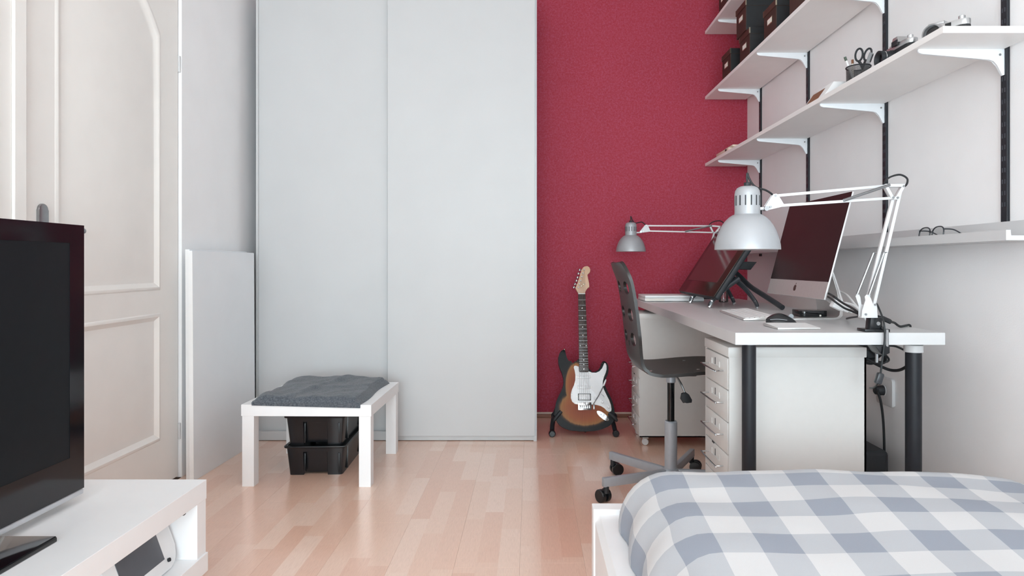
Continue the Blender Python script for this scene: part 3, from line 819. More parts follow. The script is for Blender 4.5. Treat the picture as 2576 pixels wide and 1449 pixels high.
u, v = B_(292, 118); gpart('strap_button', MB().lathe([(0.004, -0.006), (0.003, 0.006), (0.0045, 0.009)], (u, 0.02, v), (-0.1, 0, 1), 12), BRASS)
gt.rotation_euler = (-GT, 0, 0)

# tubular guitar stand
gs = thing('guitar_stand', 'black tubular stand with padded arms under the sunburst guitar', 'stand', (GX0, 3.75, 0))
def ray_at(px, py, D): return P(px, py, D)
fL, fR = P(1389, 1090, 3.66), P(1549, 1092, 3.66)
def back_y(z, r): return GY0 + (z - GZ0) * math.tan(GT) + (0.043 + r) / math.cos(GT)      # just touching the guitar's back
def front_y(z, r): return GY0 + (z - GZ0) * math.tan(GT) - r / math.cos(GT)
tops = []
for f, sx, side, tpx in ((fL, 1, 0.1275, (1412, 1036)), (fR, -1, 0.4665, (1532, 1040))):
    f.z = 0.0185
    knee = Vector((f.x + sx * 0.006, 3.735, 0.060)); mid = Vector((f.x + sx * 0.022, back_y(0.115, 0.0125) + 0.012, 0.115)); top = Vector((f.x + sx * 0.10, back_y(0.30, 0.0125), 0.30))
    tops.append(top)
    MB().tube([f, Vector((f.x + sx * 0.001, 3.69, 0.030)), knee, mid, top], 0.0125, 12).build('leg', BLKM, gs)
    MB().lathe([(0.012, -0.006), (0.0185, -0.002), (0.0185, 0.014), (0.014, 0.018)], f, (0, -1, 0), 18).build('rubber_foot', BLKP, gs)
    tip = P(tpx[0], tpx[1], 3.66); tip.y = front_y(tip.z, 0.0093)
    MB().tube([mid, Vector((side - sx * 0.004, 3.745, 0.098)), Vector((side, 3.705, 0.088)), Vector((side - sx * 0.001, 3.668, 0.088)), Vector((side + sx * 0.012, front_y(0.105, 0.0095) - 0.003, 0.105)), tip], 0.0095, 12).build('padded_arm', BLKM, gs)
apex = Vector((GX0, back_y(0.34, 0.0115) + 0.002, 0.34))
MB().tube([tops[0], apex, tops[1]], 0.0115, 12).build('top_bar', BLKM, gs)
MB().tube([apex, Vector((GX0, 4.02, 0.012))], 0.0115, 12, 1).build('rear_leg', BLKM, gs)

# ------------------------------------------------------------------ swivel chair with moulded plywood shell
CX, CY = 0.578, 2.77
ch = thing('swivel_chair', 'dark plywood swivel chair with oval holes in its back, at the desk', 'chair', (CX, CY, 0))
prof = [(0.345, 0.945), (0.362, 0.905), (0.377, 0.8656), (0.390, 0.80), (0.400, 0.7288), (0.408, 0.655), (0.4155, 0.5816), (0.423, 0.546), (0.440, 0.522), (0.479, 0.508), (0.54, 0.506), (0.666, 0.5166), (0.76, 0.520), (0.82, 0.512), (0.855, 0.492)]
def spl_open(pts, k=6):
    pts = [Vector(p) for p in pts]; out = []
    for i in range(len(pts) - 1):
        p0, p1, p2, p3 = pts[max(i - 1, 0)], pts[i], pts[i + 1], pts[min(i + 2, len(pts) - 1)]
        for j in range(k):
            t = j / k
            out.append(0.5 * ((2 * p1) + (p2 - p0) * t + (2 * p0 - 5 * p1 + 4 * p2 - p3) * t * t + (3 * p1 - p0 - 3 * p2 + p3) * t ** 3))
    out.append(pts[-1]); return out
pr = spl_open(prof, 5)
arc = [0]
for a, b in zip(pr[:-1], pr[1:]): arc.append(arc[-1] + (b - a).length)
TOT = arc[-1]
def halfw(s):
    w = 0.205
    if 0.30 < s < 0.50: w = 0.205 - 0.012 * math.sin(math.pi * (s - 0.30) / 0.2)
    if s < 0.07: w -= 0.07 - math.sqrt(max(0, 0.07 ** 2 - (0.07 - s) ** 2))
    if s > TOT - 0.08: q = s - (TOT - 0.08); w -= 0.08 - math.sqrt(max(0, 0.08 ** 2 - q ** 2))
    return max(w, 0.03)
def shell_mesh():
    bm = bmesh.new(); nw = 24; th = 0.012
    top, bot = [], []
    for i, p in enumerate(pr):
        a = pr[max(i - 1, 0)]; b = pr[min(i + 1, len(pr) - 1)]
        t = (b - a).normalized(); nr = Vector((-t.y, t.x))          # points up / to the sitter
        hw = halfw(arc[i]); r1, r2 = [], []
        for j in range(nw + 1):
            q = -1 + 2 * j / nw
            # back wraps a little around the sitter, seat is slightly dished
            bow = (q * q) * 0.010
            base = p + nr * bow * (1.0 if arc[i] < 0.45 else 0.6)
            r1.append(bm.verts.new((base.x + nr.x * th / 2 - CX, CY + q * hw - CY, base.y + nr.y * th / 2)))
            r2.append(bm.verts.new((base.x - nr.x * th / 2 - CX, CY + q * hw - CY, base.y - nr.y * th / 2)))
        top.append(r1); bot.append(r2)
    m = len(pr)
    for i in range(m - 1):
        for j in range(nw):
            bm.faces.new((top[i][j], top[i + 1][j], top[i + 1][j + 1], top[i][j + 1]))
            bm.faces.new((bot[i][j], bot[i][j + 1], bot[i + 1][j + 1], bot[i + 1][j]))
        bm.faces.new((top[i][0], bot[i][0], bot[i + 1][0], top[i + 1][0]))
        bm.faces.new((top[i][nw], top[i + 1][nw], bot[i + 1][nw], bot[i][nw]))
    for j in range(nw):
        bm.faces.new((top[0][j], top[0][j + 1], bot[0][j + 1], bot[0][j]))
        bm.faces.new((top[m - 1][j], bot[m - 1][j], bot[m - 1][j + 1], top[m - 1][j + 1]))
    bmesh.ops.recalc_face_normals(bm, faces=bm.faces[:])
    if bm.calc_volume(signed=True) < 0: bmesh.ops.reverse_faces(bm, faces=bm.faces[:])
    me = bpy.data.meshes.new('shell'); bm.to_mesh(me); bm.free(); return me
sh = bpy.data.objects.new('shell', shell_mesh()); COL.objects.link(sh)
cut = MB()
def oval(y, z, ry, rz):
    t = bmesh.new(); n = 28
    A = [t.verts.new((-0.35, y + ry * math.cos(2 * math.pi * i / n), z + rz * math.sin(2 * math.pi * i / n))) for i in range(n)]
    B = [t.verts.new((0.0, v.co.y, v.co.z)) for v in A]
    t.faces.new(A[::-1]); t.faces.new(B)
    for i in range(n): t.faces.new((A[i], A[(i + 1) % n], B[(i + 1) % n], B[i]))
    bmesh.ops.recalc_face_normals(t, faces=t.faces[:])
    if t.calc_volume(signed=True) < 0: bmesh.ops.reverse_faces(t, faces=t.faces[:])
    cut.merge(t)
for z in (0.845, 0.738, 0.64):
    for y in (-0.105, 0.085): oval(y, z, 0.050, 0.026)
for z in (0.735, 0.635): oval(0.178, z, 0.012, 0.016)
oval(0.0, 0.615, 0.012, 0.012)
cme = bpy.data.meshes.new('cut'); cut.bm.to_mesh(cme); cut.bm.free()
co = bpy.data.objects.new('cut', cme); COL.objects.link(co)
md = sh.modifiers.new('b', 'BOOLEAN'); md.operation = 'DIFFERENCE'; md.object = co; md.solver = 'EXACT'
dg = bpy.context.evaluated_depsgraph_get()
nm = bpy.data.meshes.new_from_object(sh.evaluated_get(dg))
sh.modifiers.clear(); sh.data = nm; bpy.data.objects.remove(co, do_unlink=True)
nm.materials.clear(); nm.materials.append(PLYB)
nm.polygons.foreach_set('use_smooth', [True] * len(nm.polygons)); nm.set_sharp_from_angle(angle=R(40))
sh.parent = ch; OFF[sh] = OFF[ch]
for x, y in ((0.475, -0.115), (0.475, 0.115), (0.66, -0.12), (0.66, 0.12)):
    z = 0.5195 if x < 0.6 else 0.5265
    MB().lathe([(0.0075, 0), (0.0065, 0.002), (0.003, 0.003)], (x, CY + y, z - 0.0035), seg=14).build('bolt', CHROME, ch)
MB().box(CX - 0.09, CX + 0.09, CY - 0.07, CY + 0.07, 0.487, 0.502, 0.004).build('seat_plate', STEEL, ch)
MB().cyl((CX, CY, 0.452), 0.019, 0.037, bev=0.002).build('collar', SILVER, ch)
MB().cyl((CX, CY, 0.285), 0.0148, 0.168).build('gas_spring', BLKG, ch)
MB().lathe([(0.0255, 0.085), (0.0255, 0.290), (0.0225, 0.294), (0.0145, 0.294)], (CX, CY, 0), seg=32).build('column', SILVER, ch)
lv = MB().tube([(CX + 0.012, CY - 0.02, 0.49), (CX + 0.03, CY - 0.05, 0.455), (CX + 0.045, CY - 0.06, 0.415)], 0.0045, 10).build('lever', STEEL, ch)
MB().prism([(CX + 0.030, 0.418), (CX + 0.046, 0.424), (CX + 0.060, 0.414), (CX + 0.072, 0.392), (CX + 0.070, 0.381), (CX + 0.050, 0.383), (CX + 0.036, 0.380), (CX + 0.026, 0.396)], CY - 0.068, CY - 0.052, 'XZ', 0.003).build('lever_paddle', BLKM, lv)
MB().lathe([(0.028, 0.055), (0.036, 0.062), (0.036, 0.090), (0.029, 0.098), (0.025, 0.10)], (CX, CY, 0), seg=28).build('hub', SILVER, ch)
for k in range(5):
    a = R(133 + 72 * k); dx, dy = math.cos(a), math.sin(a)
    am = MB().bar((CX + dx * 0.02, CY + dy * 0.02, 0.078), (CX + dx * 0.325, CY + dy * 0.325, 0.084), 0.021, 0.036, Vector((0, 0, 1)), 0.003).build('base_arm', SILVER, ch)
    cx, cy = CX + dx * 0.31, CY + dy * 0.31
    ca = a + R(100 if k else 60)
    ax = Vector((math.cos(ca + math.pi / 2), math.sin(ca + math.pi / 2), 0))
    cm = MB(); c0 = Vector((cx - 0.018 * math.cos(ca), cy - 0.018 * math.sin(ca), 0.0262))
    for sgn in (-1, 1):
        cm.lathe([(0.010, 0), (0.0255, 0.0015), (0.0262, 0.005), (0.0262, 0.016), (0.024, 0.019), (0.010, 0.0195)], c0 + ax * (0.004 * sgn), ax * sgn, 24)
    cst = cm.build('caster', BLKP, ch)
    MB().cyl((cx, cy, 0.040), 0.011, 0.028, seg=16).build('caster_housing', BLKM, cst)

# ------------------------------------------------------------------ desk
KX0, KX1, KY0, KY1, KZ, KT = 0.585, 1.185, 1.92, 3.83, 0.743, 0.035
dk = thing('desk', 'long white desk with black tube legs along the right wall', 'desk', ((KX0 + KX1) / 2, (KY0 + KY1) / 2, 0))
MB().box(KX0, KX1, KY0, KY1, KZ - KT, KZ, 0.001).build('desktop', LAQ, dk, smooth=False)
lx, ly = (1884 - VX) * 2.0 / F, 2.0
for (x, y) in ((lx, ly), (0.66, 3.77)):
    lo = MB().cyl((x, y, 0), 0.0205, KZ - KT - 0.006, seg=28).build('leg', RAIL, dk)
    MB().cyl((x, y, KZ - KT - 0.006), 0.034, 0.0065, seg=28).build('mounting_plate', STEEL, lo)
for (x, y) in ((1.148, 2.015), (1.148, 3.77)):
    lo = MB().cyl((x, y, 0), 0.0225, KZ - KT - 0.030, seg=28).build('leg', RAIL, dk)
    MB().lathe([(0.0265, 0), (0.0265, 0.021), (0.023, 0.023)], (x, y, KZ - KT - 0.032), seg=28).build('adjuster_collar', LAMPW, lo)
    MB().cyl((x, y, KZ - KT - 0.009), 0.028, 0.0095, seg=28).build('mounting_plate', BLKM, lo)

# ------------------------------------------------------------------ steel drawer units on casters
def drawer_unit(label, x0, y0, parts=True):
    W, Dp, zb, zt = 0.28, 0.423, 0.048, 0.684
    u = thing('drawer_unit', label, 'drawers', (x0 + Dp / 2, y0 + W / 2, 0), 'white drawer units under the desk')
    y1 = y0 + W; x1 = x0 + Dp
    cs = MB()
    cs.box(x0 + 0.002, x1, y0, y0 + 0.006, zb, zt); cs.box(x0 + 0.002, x1, y1 - 0.006, y1, zb, zt)
    cs.box(x1 - 0.006, x1, y0, y1, zb, zt); cs.box(x0 + 0.002, x1, y0, y1, zb, zb + 0.006)
    cs.build('case', STEELW, u, smooth=False)
    MB().box(x0 - 0.001, x1 + 0.002, y0 - 0.001, y1 + 0.001, zt - 0.032, zt, 0.003).build('top', STEELW, u)
    n = 6; z_hi = zt - 0.036; h = (z_hi - zb) / n
    for i in range(n):
        z1 = z_hi - i * h; z0 = z1 - h + 0.003
        dr = MB().box(x0, x0 + 0.30, y0 + 0.011, y1 - 0.011, z0, z1, 0.002).build('drawer', STEELW, u)
        zc = z0 + h * 0.52; yc = (y0 + y1) / 2
        MB().tube([(x0, yc - 0.085, zc), (x0 - 0.022, yc - 0.085, zc), (x0 - 0.026, yc - 0.078, zc), (x0 - 0.026, yc + 0.078, zc), (x0 - 0.022, yc + 0.085, zc), (x0, yc + 0.085, zc)], 0.0026, 8, 3).build('handle', CHROME, dr)
        lb = MB()
        for (ya, yb, za, zb2) in ((yc - 0.045, yc + 0.045, 0.004, 0.006), (yc - 0.045, yc - 0.043, 0.006, 0.024), (yc + 0.043, yc + 0.045, 0.006, 0.024)):
            lb.box(x0 - 0.0022, x0 + 0.0005, ya, yb, zc + za, zc + zb2)
        lb.build('label_holder', STEELW, dr, smooth=False)
        MB().box(x0 - 0.0008, x0 + 0.0005, yc + 0.004, yc + 0.010, zc + 0.008, zc + 0.030).build('slot', BLKM, dr, smooth=False)
        if i == 3:
            MB().box(x0 - 0.0012, x0 + 0.0008, yc + 0.02, yc + 0.045, z1 - 0.003, z1 + 0.003, 0.001).build('finger_gap', BLKM, dr, smooth=False)
    wh = mat('translucent_white_wheel', (214, 214, 216), 0.3)
    for x in (x0 + 0.035, x1 - 0.035):
        for y in (y0 + 0.03, y1 - 0.03):
            c = MB().lathe([(0.006, -0.009), (0.016, -0.008), (0.018, -0.004), (0.018, 0.004), (0.016, 0.008), (0.006, 0.009)], (x, y, 0.018), (0.2, 1, 0), 20).build('caster', wh, u)
            MB().box(x - 0.016, x + 0.016, y - 0.011, y + 0.011, 0.036, zb + 0.001, 0.002).build('caster_bracket', STEELW, c)
    return u
drawer_unit('white steel drawer unit under the bed end of the desk, behind a black leg', 0.607, 2.062)
drawer_unit('white steel drawer unit under the red wall end of the desk, behind the chair', 0.560, 3.46)

# ------------------------------------------------------------------ things on the desk
Z = KZ
# closed white laptop
lp = thing('laptop', 'closed white laptop lying on the desk beside the red wall', 'laptop', (0.754, 3.63, Z))
MB().box(0.598, 0.908, 3.515, 3.742, Z + 0.002, Z + 0.019, 0.004, 3).build('base', WCABLE, lp)
MB().box(0.598, 0.908, 3.515, 3.742, Z + 0.0198, Z + 0.032, 0.004, 3).build('lid', WCABLE, lp)
MB().box(0.604, 0.70, 3.5135, 3.516, Z + 0.004, Z + 0.017).build('battery_cover', PAPER, lp, smooth=False)
for x in (0.62, 0.886):
    for y in (3.535, 3.722): MB().cyl((x, y, Z), 0.006, 0.003).build('rubber_foot', GREYPL, lp)

# pen display on its legged stand: bottom edge runs along the desk, screen leans back towards the wall
TBx0, TBz0, TBx1, TBz1, TBy0, TBy1 = 0.800, 0.792, 1.012, 1.118, 2.935, 3.640
pd = thing('pen_display', 'large black drawing display leaning back on a legged stand on the desk', 'display', (0.93, 3.28, Z))
sl = Vector((TBx1 - TBx0, 0, TBz1 - TBz0)); SL = sl.length; sl.normalize(); nv = Vector((-sl.z, 0, sl.x))   # nv: screen normal (left and up)
def tbl(y0, y1, a0, a1, d0, d1, bev=0.0, seg=2):
    """box in the display's own frame: along desk, up the slope, out of the screen"""
    t = MB().box(y0, y1, a0, a1, d0, d1, bev, seg).bm
    M = Matrix(((0, sl.x, nv.x, TBx0), (1, sl.y, nv.y, 0), (0, sl.z, nv.z, TBz0), (0, 0, 0, 1)))
    t.transform(M); m = MB(); m.bm = t; return m
tbl(TBy0, TBy1, 0, SL, -0.027, 0.0, 0.010, 3).build('housing', BLKM, pd)
gb = MB()
tbl(TBy0 + 0.003, TBy1 - 0.003, 0.004, SL - 0.004, -0.001, 0.0022, 0.001).build('glass', mat('dark_brown_black_glass', (46, 38, 30), 0.16, var=0.05, spec=0.3), pd)
tbl(TBy0 + 0.09, TBy1 - 0.055, 0.075, SL - 0.05, 0.0018, 0.0028).build('screen', mat('dim_screen', (70, 48, 46), 0.10, var=0.03, spec=0.5), pd, smooth=False)
bx = P(1850, 668, 3.2)
MB().prism([(0.955, 0.918), (1.055, 0.912), (1.085, 0.950), (0.995, 0.953)], 3.22, 3.34, 'XZ', 0.004).build('stand_bracket', BLKM, pd)
piv = Vector((0.935, 3.28, 0.880))
MB().cyl((piv.x, 3.19, piv.z), 0.022, 0.18, (0, 1, 0), 20).build('pivot', GREYPL, pd)
MB().cyl((piv.x, 3.175, piv.z), 0.017, 0.016, (0, 1, 0), 20).build('pivot_cap', SILVER, pd)
for y, foot in ((3.02, (0.798, 3.00)), (3.37, (0.798, 3.36)), (3.10, (1.010, 2.990)), (3.38, (1.000, 3.30))):
    fx, fy = foot
    lg = MB().tube([(piv.x, y, piv.z - 0.005), ((piv.x * 0.55 + fx * 0.45), (y + fy) / 2, 0.832), (fx + (0.012 if fx < 0.9 else -0.012), fy, 0.775), (fx, fy, Z + 0.005)], [0.013, 0.0075], 10).build('stand_leg', mat('dark_grey_metal', (66, 68, 72), 0.35, 0.3), pd)
    MB().tube([(fx + (0.012 if fx < 0.9 else -0.012), fy, 0.777), (fx, fy, Z + 0.0035)], [0.0095, 0.0088], 10, 1).build('foot_tip', CHROME, lg)
cb = tag(MB().tube([P(1846, 682, 3.27), P(1864, 698, 3.22), P(1888, 721, 3.12), P(1920, 742, 3.0), P(1948, 760, 2.92), Vector((1.072, 2.86, Z + 0.0112))], 0.0115, 12).build('thick_cable', mat('grey_black_cable_sleeve', (58, 60, 64), 0.4), loc=(1.0, 2.9, Z)),
         'thick dark cable running from the drawing display down onto the desk', 'cable')

# plastic bottle
bt = thing('water_bottle', 'clear plastic bottle standing behind the drawing display', 'bottle', (0.996, 3.47, Z))
MB().lathe([(0.020, 0.0), (0.024, 0.004), (0.0235, 0.02), (0.0245, 0.03), (0.0235, 0.04), (0.0245, 0.05), (0.0235, 0.07), (0.021, 0.085), (0.011, 0.100), (0.0095, 0.108)], (0.996, 3.47, Z), seg=24).build('body', PET, bt)
MB().cyl((0.996, 3.47, Z + 0.108), 0.0115, 0.012).build('cap', WCABLE, bt)

# all-in-one computer
IX0, IZ0, IX1, IZ1, IY0, IY1 = 0.9607, 0.8226, 1.054, 1.178, 2.2, 2.73
ic = thing('desktop_computer', 'aluminium all-in-one computer with dark screen on the desk', 'computer', (1.06, 2.465, Z))
il = Vector((IX1 - IX0, 0, IZ1 - IZ0)); IL = il.length; il.normalize(); inn_ = Vector((-il.z, 0, il.x))
def imx(y0, y1, a0, a1, d0, d1, bev=0.0, seg=2):
    t = MB().box(y0, y1, a0, a1, d0, d1, bev, seg).bm
    M = Matrix(((0, il.x, inn_.x, IX0), (1, il.y, inn_.y, 0), (0, il.z, inn_.z, IZ0), (0, 0, 0, 1)))
    t.transform(M); m = MB(); m.bm = t; return m
CHN = 0.060
imx(IY0, IY1, 0, IL, -0.006, 0.0, 0.0015).build('rim', mat('bright_aluminium_rim', (222, 222, 223), 0.35, 0.35), ic)
imx(IY0 + 0.001, IY1 - 0.001, 0.001, CHN, -0.001, 0.0006).build('chin', ALU, ic, smooth=False)
imx(IY0 + 0.001, IY1 - 0.001, CHN, IL - 0.001, -0.001, 0.001).build('screen', mat('dark_maroon_screen_glass', (46, 37, 37), 0.22, var=0.03, spec=0.16), ic, smooth=False)
bmB = bmesh.new(); t = MB()
# bulged back
t.lathe([(0.25, 0), (0.2, -0.014), (0.12, -0.026), (0.02, -0.032)], (0, 0, 0), seg=40)
M = Matrix(((0, il.x, inn_.x, (IX0 + IX1) / 2 - inn_.x * 0.006), (1.0, 0, 0, (IY0 + IY1) / 2), (0, il.z, inn_.z, (IZ0 + IZ1) / 2 - inn_.z * 0.006), (0, 0, 0, 1)))
for v in t.bm.verts: v.co = Vector((v.co.x, v.co.y * 0.68, v.co.z))
t.bm.transform(M); t.build('rear_shell', ALU, ic)
# fruit mark on the chin
lg = MB(); cy, ca_ = 2.462, 0.031
sz = 0.0125
pts = []
for i in range(40):
    a = 2 * math.pi * i / 40
    r = sz * (0.92 + 0.10 * abs(math.cos(a)) - 0.16 * math.exp(-((a - math.pi / 2) / 0.30) ** 2) - 0.08 * math.exp(-((a - 1.5 * math.pi) / 0.25) ** 2))
    y_, z_ = -r * math.cos(a) * 0.92, r * math.sin(a)
    bc = (-0.0165, 0.0015)                            # bite
    dd = math.hypot(y_ - bc[0], z_ - bc[1])
    if dd < 0.0075: y_ = bc[0] + (y_ - bc[0]) * 0.0075 / dd; z_ = bc[1] + (z_ - bc[1]) * 0.0075 / dd
    pts.append((y_, z_))
def chin_poly(mb, poly):
    t2 = MB().prism([(cy + a, ca_ + b) for a, b in poly], 0.0004, 0.0012, 'XY').bm
    M2 = Matrix(((0, il.x, inn_.x, IX0), (1, il.y, inn_.y, 0), (0, il.z, inn_.z, IZ0), (0, 0, 0, 1)))
    t2.transform(M2); mb.merge(t2)
chin_poly(lg, pts)
chin_poly(lg, [(-0.001 + 0.0, 0.0125), (-0.0035, 0.0135), (-0.0048, 0.0165), (-0.0045, 0.0190), (-0.002, 0.0178), (-0.0008, 0.0155)])
lg.build('emblem', mat('dark_emblem', (58, 44, 36), 0.3), ic, smooth=False)
# foot and neck: one bent plate
ft = [(0.925, Z + 0.0), (0.925, Z + 0.004), (1.060, Z + 0.0045), (1.082, Z + 0.010), (1.092, Z + 0.030), (1.083, Z + 0.10), (1.052, Z + 0.20), (1.044, Z + 0.20), (1.075, Z + 0.10), (1.101, Z + 0.028), (1.094, Z + 0.006), (1.080, Z)]
ft = [(0.925, Z), (1.075, Z), (1.090, Z + 0.003), (1.101, Z + 0.014), (1.102, Z + 0.03), (1.090, Z + 0.10), (1.056, Z + 0.21), (1.048, Z + 0.205), (1.080, Z + 0.10), (1.092, Z + 0.03), (1.090, Z + 0.016), (1.083, Z + 0.0085), (1.072, Z + 0.0065), (0.925, Z + 0.004)]
MB().prism(ft, 2.37, 2.56, 'XZ', 0.0008).build('stand_foot', ALU, ic)

# small black media box lying on the computer's foot
mbx = thing('media_box', 'small flat black media box under the computer', 'box', (1.02, 2.465, Z + 0.0045))
def rbox(x0, x1, y0, y1, z0, z1, r, bev):
    pts = []
    for cx_, cy_, a0 in ((x1 - r, y1 - r, 0), (x0 + r, y1 - r, 90), (x0 + r, y0 + r, 180), (x1 - r, y0 + r, 270)):
        for i in range(6):
            a = R(a0 + 18 * i); pts.append((cx_ + r * math.cos(a), cy_ + r * math.sin(a)))
    return MB().prism(pts, z0, z1, 'XY', bev)
rbox(0.975, 1.073, 2.42, 2.518, Z + 0.0062, Z + 0.028, 0.016, 0.002).build('body', BLKG, mbx)
MB().box(1.040, 1.046, 2.4185, 2.4205, Z + 0.008, Z + 0.014).build('label', PAPER, mbx, smooth=False)

# keyboard
kb = thing('keyboard', 'flat white keyboard lying on the desk beside the black mouse', 'keyboard', (0.815, 2.54, Z))
kx0, kx1, ky0, ky1 = 0.757, 0.873, 2.325, 2.755
MB().prism([(kx0, Z + 0.001), (kx1, Z + 0.001), (kx1, Z + 0.016), (kx0, Z + 0.006)], ky0, ky1, 'XZ', 0.001).build('base', ALU, kb)
rows = 6; colsn = 17
rh = 0.104 / rows; cw = 0.418 / colsn
for r_ in range(rows):
    for c_ in range(colsn):
        if r_ == 0 and 4 <= c_ <= 8:
            if c_ != 4: continue
            w_ = cw * 5
        else: w_ = cw
        xa = kx0 + 0.006 + r_ * rh; ya = ky1 - 0.006 - c_ * cw - w_
        zb_ = Z + 0.006 + (xa - kx0) / (kx1 - kx0) * 0.010
        key = 'k5' if w_ > cw else 'k1'
        if key not in plank_mesh:
            o = MB().box(0, rh - 0.0025, 0, w_ - 0.0025, 0, 0.0022, 0.0006, 1).build('key', KEYS, kb, smooth=False)
            # share mesh in thing-local space
            for v in o.data.vertices: v.co += OFF[kb]
            plank_mesh[key] = o.data
        else:
            o = bpy.data.objects.new('key', plank_mesh[key]); link(o, kb)
        o.location = Vector((xa, ya, zb_ + 0.0002)) - OFF[kb]
        o.rotation_euler = (0, -math.atan2(0.010, kx1 - kx0), 0)
kb.rotation_euler = (0, 0, R(-5))

# mouse
ms = thing('mouse', 'black computer mouse on the desk between keyboard and touchpad', 'mouse', (0.812, 2.18, Z))
mm = MB(); bm = mm.bm; rings = []
for i in range(13):
    t_ = i / 12; x = 0.764 + 0.097 * t_
    w = 0.031 * math.sqrt(max(0.02, 1 - (2 * t_ - 1) ** 4)) * (1 - 0.12 * abs(t_ - 0.5))
    h = 0.037 * (math.sin(math.pi * min(1, (t_ * 0.86 + 0.10))) ** 0.6) * (1.0 - 0.22 * max(0, t_ - 0.45) / 0.55)
    ring = []
    for k in range(18):
        a = 2 * math.pi * k / 18
        ring.append(bm.verts.new((x, 2.18 + w * math.cos(a), Z + 0.0005 + max(0, 0.006 + (h - 0.006) * max(math.sin(a), -0.6)) if math.sin(a) > 0 else Z + 0.0005 + 0.006 * (1 + max(math.sin(a), -1)))))
    rings.append(ring)
for a, b in zip(rings[:-1], rings[1:]):
    for k in range(18): bm.faces.new((a[k], a[(k + 1) % 18], b[(k + 1) % 18], b[k]))
bm.faces.new(rings[0][::-1]); bm.faces.new(rings[-1])
mm.build('body', mat('satin_black_mouse', (32, 33, 36), 0.3, var=0.05), ms)
MB().cyl((0.844, 2.176, Z + 0.027), 0.008, 0.008, (0, 1, 0), 18).build('scroll_wheel', GREYPL, ms)
MB().tube([(0.768, 2.155, Z + 0.018), (0.790, 2.148, Z + 0.020), (0.820, 2.1485, Z + 0.017)], 0.0012, 6).build('side_button', GREYPL, ms)

# touchpad
tp = thing('touchpad', 'white square touchpad at the front edge of the desk', 'touchpad', (0.804, 2.075, Z))
MB().prism([(2.012, Z + 0.001), (2.012, Z + 0.004), (2.125, Z + 0.010), (2.135, Z + 0.010), (2.140, Z + 0.005), (2.135, Z + 0.001)], 0.740, 0.869, 'YZ', 0.0008).build('body', ALU, tp)
MB().prism([(2.012, Z + 0.0042), (2.124, Z + 0.0103), (2.124, Z + 0.0112), (2.012, Z + 0.0052)], 0.741, 0.868, 'YZ').build('surface', KEYS, tp, smooth=False)

